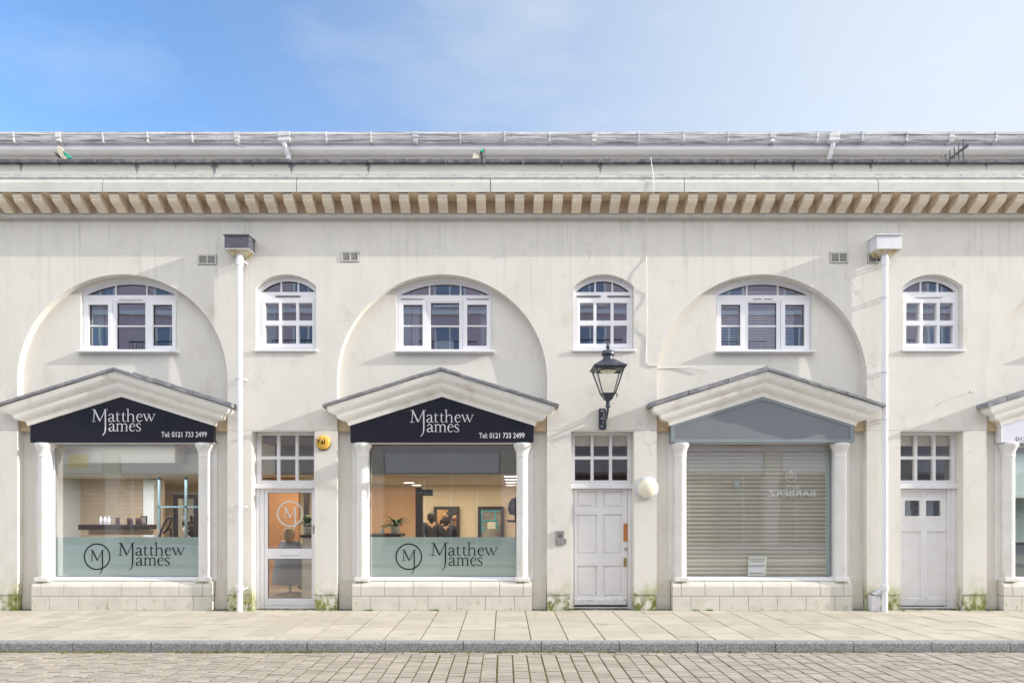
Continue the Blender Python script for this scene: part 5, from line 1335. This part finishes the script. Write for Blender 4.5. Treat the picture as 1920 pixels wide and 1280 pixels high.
def venetian(x0, x1, z0, z1, y, label, tilt=.5):
    mb = MB(); z = z0
    while z < z1:
        mb.add([(x0,y-.02*math.cos(tilt),z-.02*math.sin(tilt)),(x1,y-.02*math.cos(tilt),z-.02*math.sin(tilt)),(x1,y+.02*math.cos(tilt),z+.02*math.sin(tilt)),(x0,y+.02*math.cos(tilt),z+.02*math.sin(tilt))], [(0,1,2,3)]); z += .045
    t = empty('venetian_blind', ((x0+x1)/2, y, z0), label, 'blind', 'venetian blinds in the upstairs windows')
    mb.build('slats', blind_m, t); MB().box(x0, x1, y-.02, y+.02, z1, z1+.04).build('head_rail', blind_m, t)
    MB().tube([(x0+.1,y-.022,z0),(x0+.1,y-.022,z1)], .002, 4).tube([(x1-.1,y-.022,z0),(x1-.1,y-.022,z1)], .002, 4).build('cord', blind_m, t)
venetian(w2-.78, w2+.60, 4.46, 5.5, .34, 'grey venetian blind filling the arched window above the shuttered shop', 1.15)
venetian(SMALL[2]-.46, SMALL[2]+.17, 4.5, 5.5, .30, 'grey venetian blind in the small arched window above the door with two small panes', 1.1)
o = MB().box(SMALL[2]+.19, SMALL[2]+.46, .36, .40, 4.5, 5.6).build('panel_blind', pm('panel_blind', (.50,.55,.55), .8)); tag(o, 'plain pale panel blind right of the venetian slats in the small window', 'blind')
t = empty('picture_frame', (PX(832,.32), .34, 4.462), 'small white picture frame standing on the middle upstairs window sill', 'picture frame')
x0, x1 = PX(815,.33), PX(850.5,.33)
MB().plate(rect(x0, x1, 4.49, 4.67), [rect(x0+.04, x1-.04, 4.53, 4.635)], .32, .345).build('frame', white_m, t)
MB().box(x0+.03, x1-.03, .335, .342, 4.50, 4.65).build('picture', pm('picture_pale', (.62,.68,.62), .5), t)
t = MB().lathe([(.02,4.47),(.06,4.49),(.055,4.54),(.02,4.60)], PX(763,.36), .36, 14).build('pink_ornament', pm('pink', (.75,.30,.36), .6), smooth=True)
tag(t, 'pink ornament at the bottom left of the window with a picture frame', 'ornament')

# ================================================================== THE BUILDING ACROSS THE STREET (seen in the reflections)
O = empty('opposite_building', (0, -14, 0), 'red brick building with balconies and shopfronts across the street, mirrored in the window glass', 'building')
MB().box(-26, 26, -15.5, -14, 3.051, 10.9).build('wall', brick_m, O)
for i in range(-5, 5): MB().box(-.10+i*5.1, .42+i*5.1, -14.4, -13.97, 0, 2.99).build('ground_floor_pier', stone_m if i % 2 else brick_m, O)
for i in range(-5, 5):
    MB().box(-.20+i*5.1-4.36, -.20+i*5.1, -13.999, -13.9, 3.12, 3.86).build('fascia', sign_white, O, bevel=.01)
    MB().box(-.14+i*5.1, .46+i*5.1, -13.999, -13.88, 3.0, 3.95).build('pilaster_block', stone_m, O, bevel=.01)
MB().box(-16.7, -16.0, -13.899, -13.80, 3.25, 3.80).build('projecting_sign', pm('yellow_board', (.85,.60,.05), .5), O)
MB().box(-26, 26, -14.2, -13.85, 6.25, 6.45).box(-26, 26, -14.2, -13.85, 9.2, 9.36).build('string_band', sign_white, O)
MB().box(-26, 26, -16.2, -14.6, 0, 3.05).build('shop_interior', pm('opp_int', (.16,.15,.15), .9), O)
mull = pm('mullion_blue', (.25,.42,.52), .4)
mb = MB()
for i in range(-24, 25):
    if i % 4: mb.box(i*1.03-.03, i*1.03+.03, -14.16, -14.08, .3, 3.05)
mb.box(-26, 26, -14.15, -14.09, 2.3, 2.36); mb.build('shopfront_mullions', mull, O)
MB().box(-26, 26, -14.3, -14.05, 0, .32).build('stall_riser', brick_m, O)
wproto = None; bproto = None
for zc in (4.6, 7.2, 9.5):
    for i in range(-8, 9):
        x = i*2.7 + .6
        if wproto is None:
            wproto = MB().plate(rect(-.6,.6,0,1.6), [rect(-.52,-.03,.08,1.52), rect(.03,.52,.08,1.52)], -.06, .02).build('window', white_m, O, world=False)
            MB().box(-.55,.55,-.035,-.03,.05,1.55).build('pane', pm('opp_glass', (.26,.32,.46), .1), wproto, world=False)
            wproto.rotation_euler = (0,0,0); w = wproto
        else: w = copy_tree(wproto, O)
        w.location = (x, .06, zc)
for i in (-5, -3, -1, 1, 3, 5):
    x = i*2.7+.6; 
    mb = MB().box(-1.1, 1.1, 0, .9, 0, .14)
    bw = mb.build('balcony', sign_white, O, world=False); bw.location = (x, .02, 6.9)
    mb = MB().box(-1.1, 1.1, .85, .88, 1.05, 1.09)
    for q in range(19): mb.box(-1.08+q*.12-.008, -1.08+q*.12+.008, .86, .872, .14, 1.05)
    mb.build('railing', dark_m, bw, world=False)
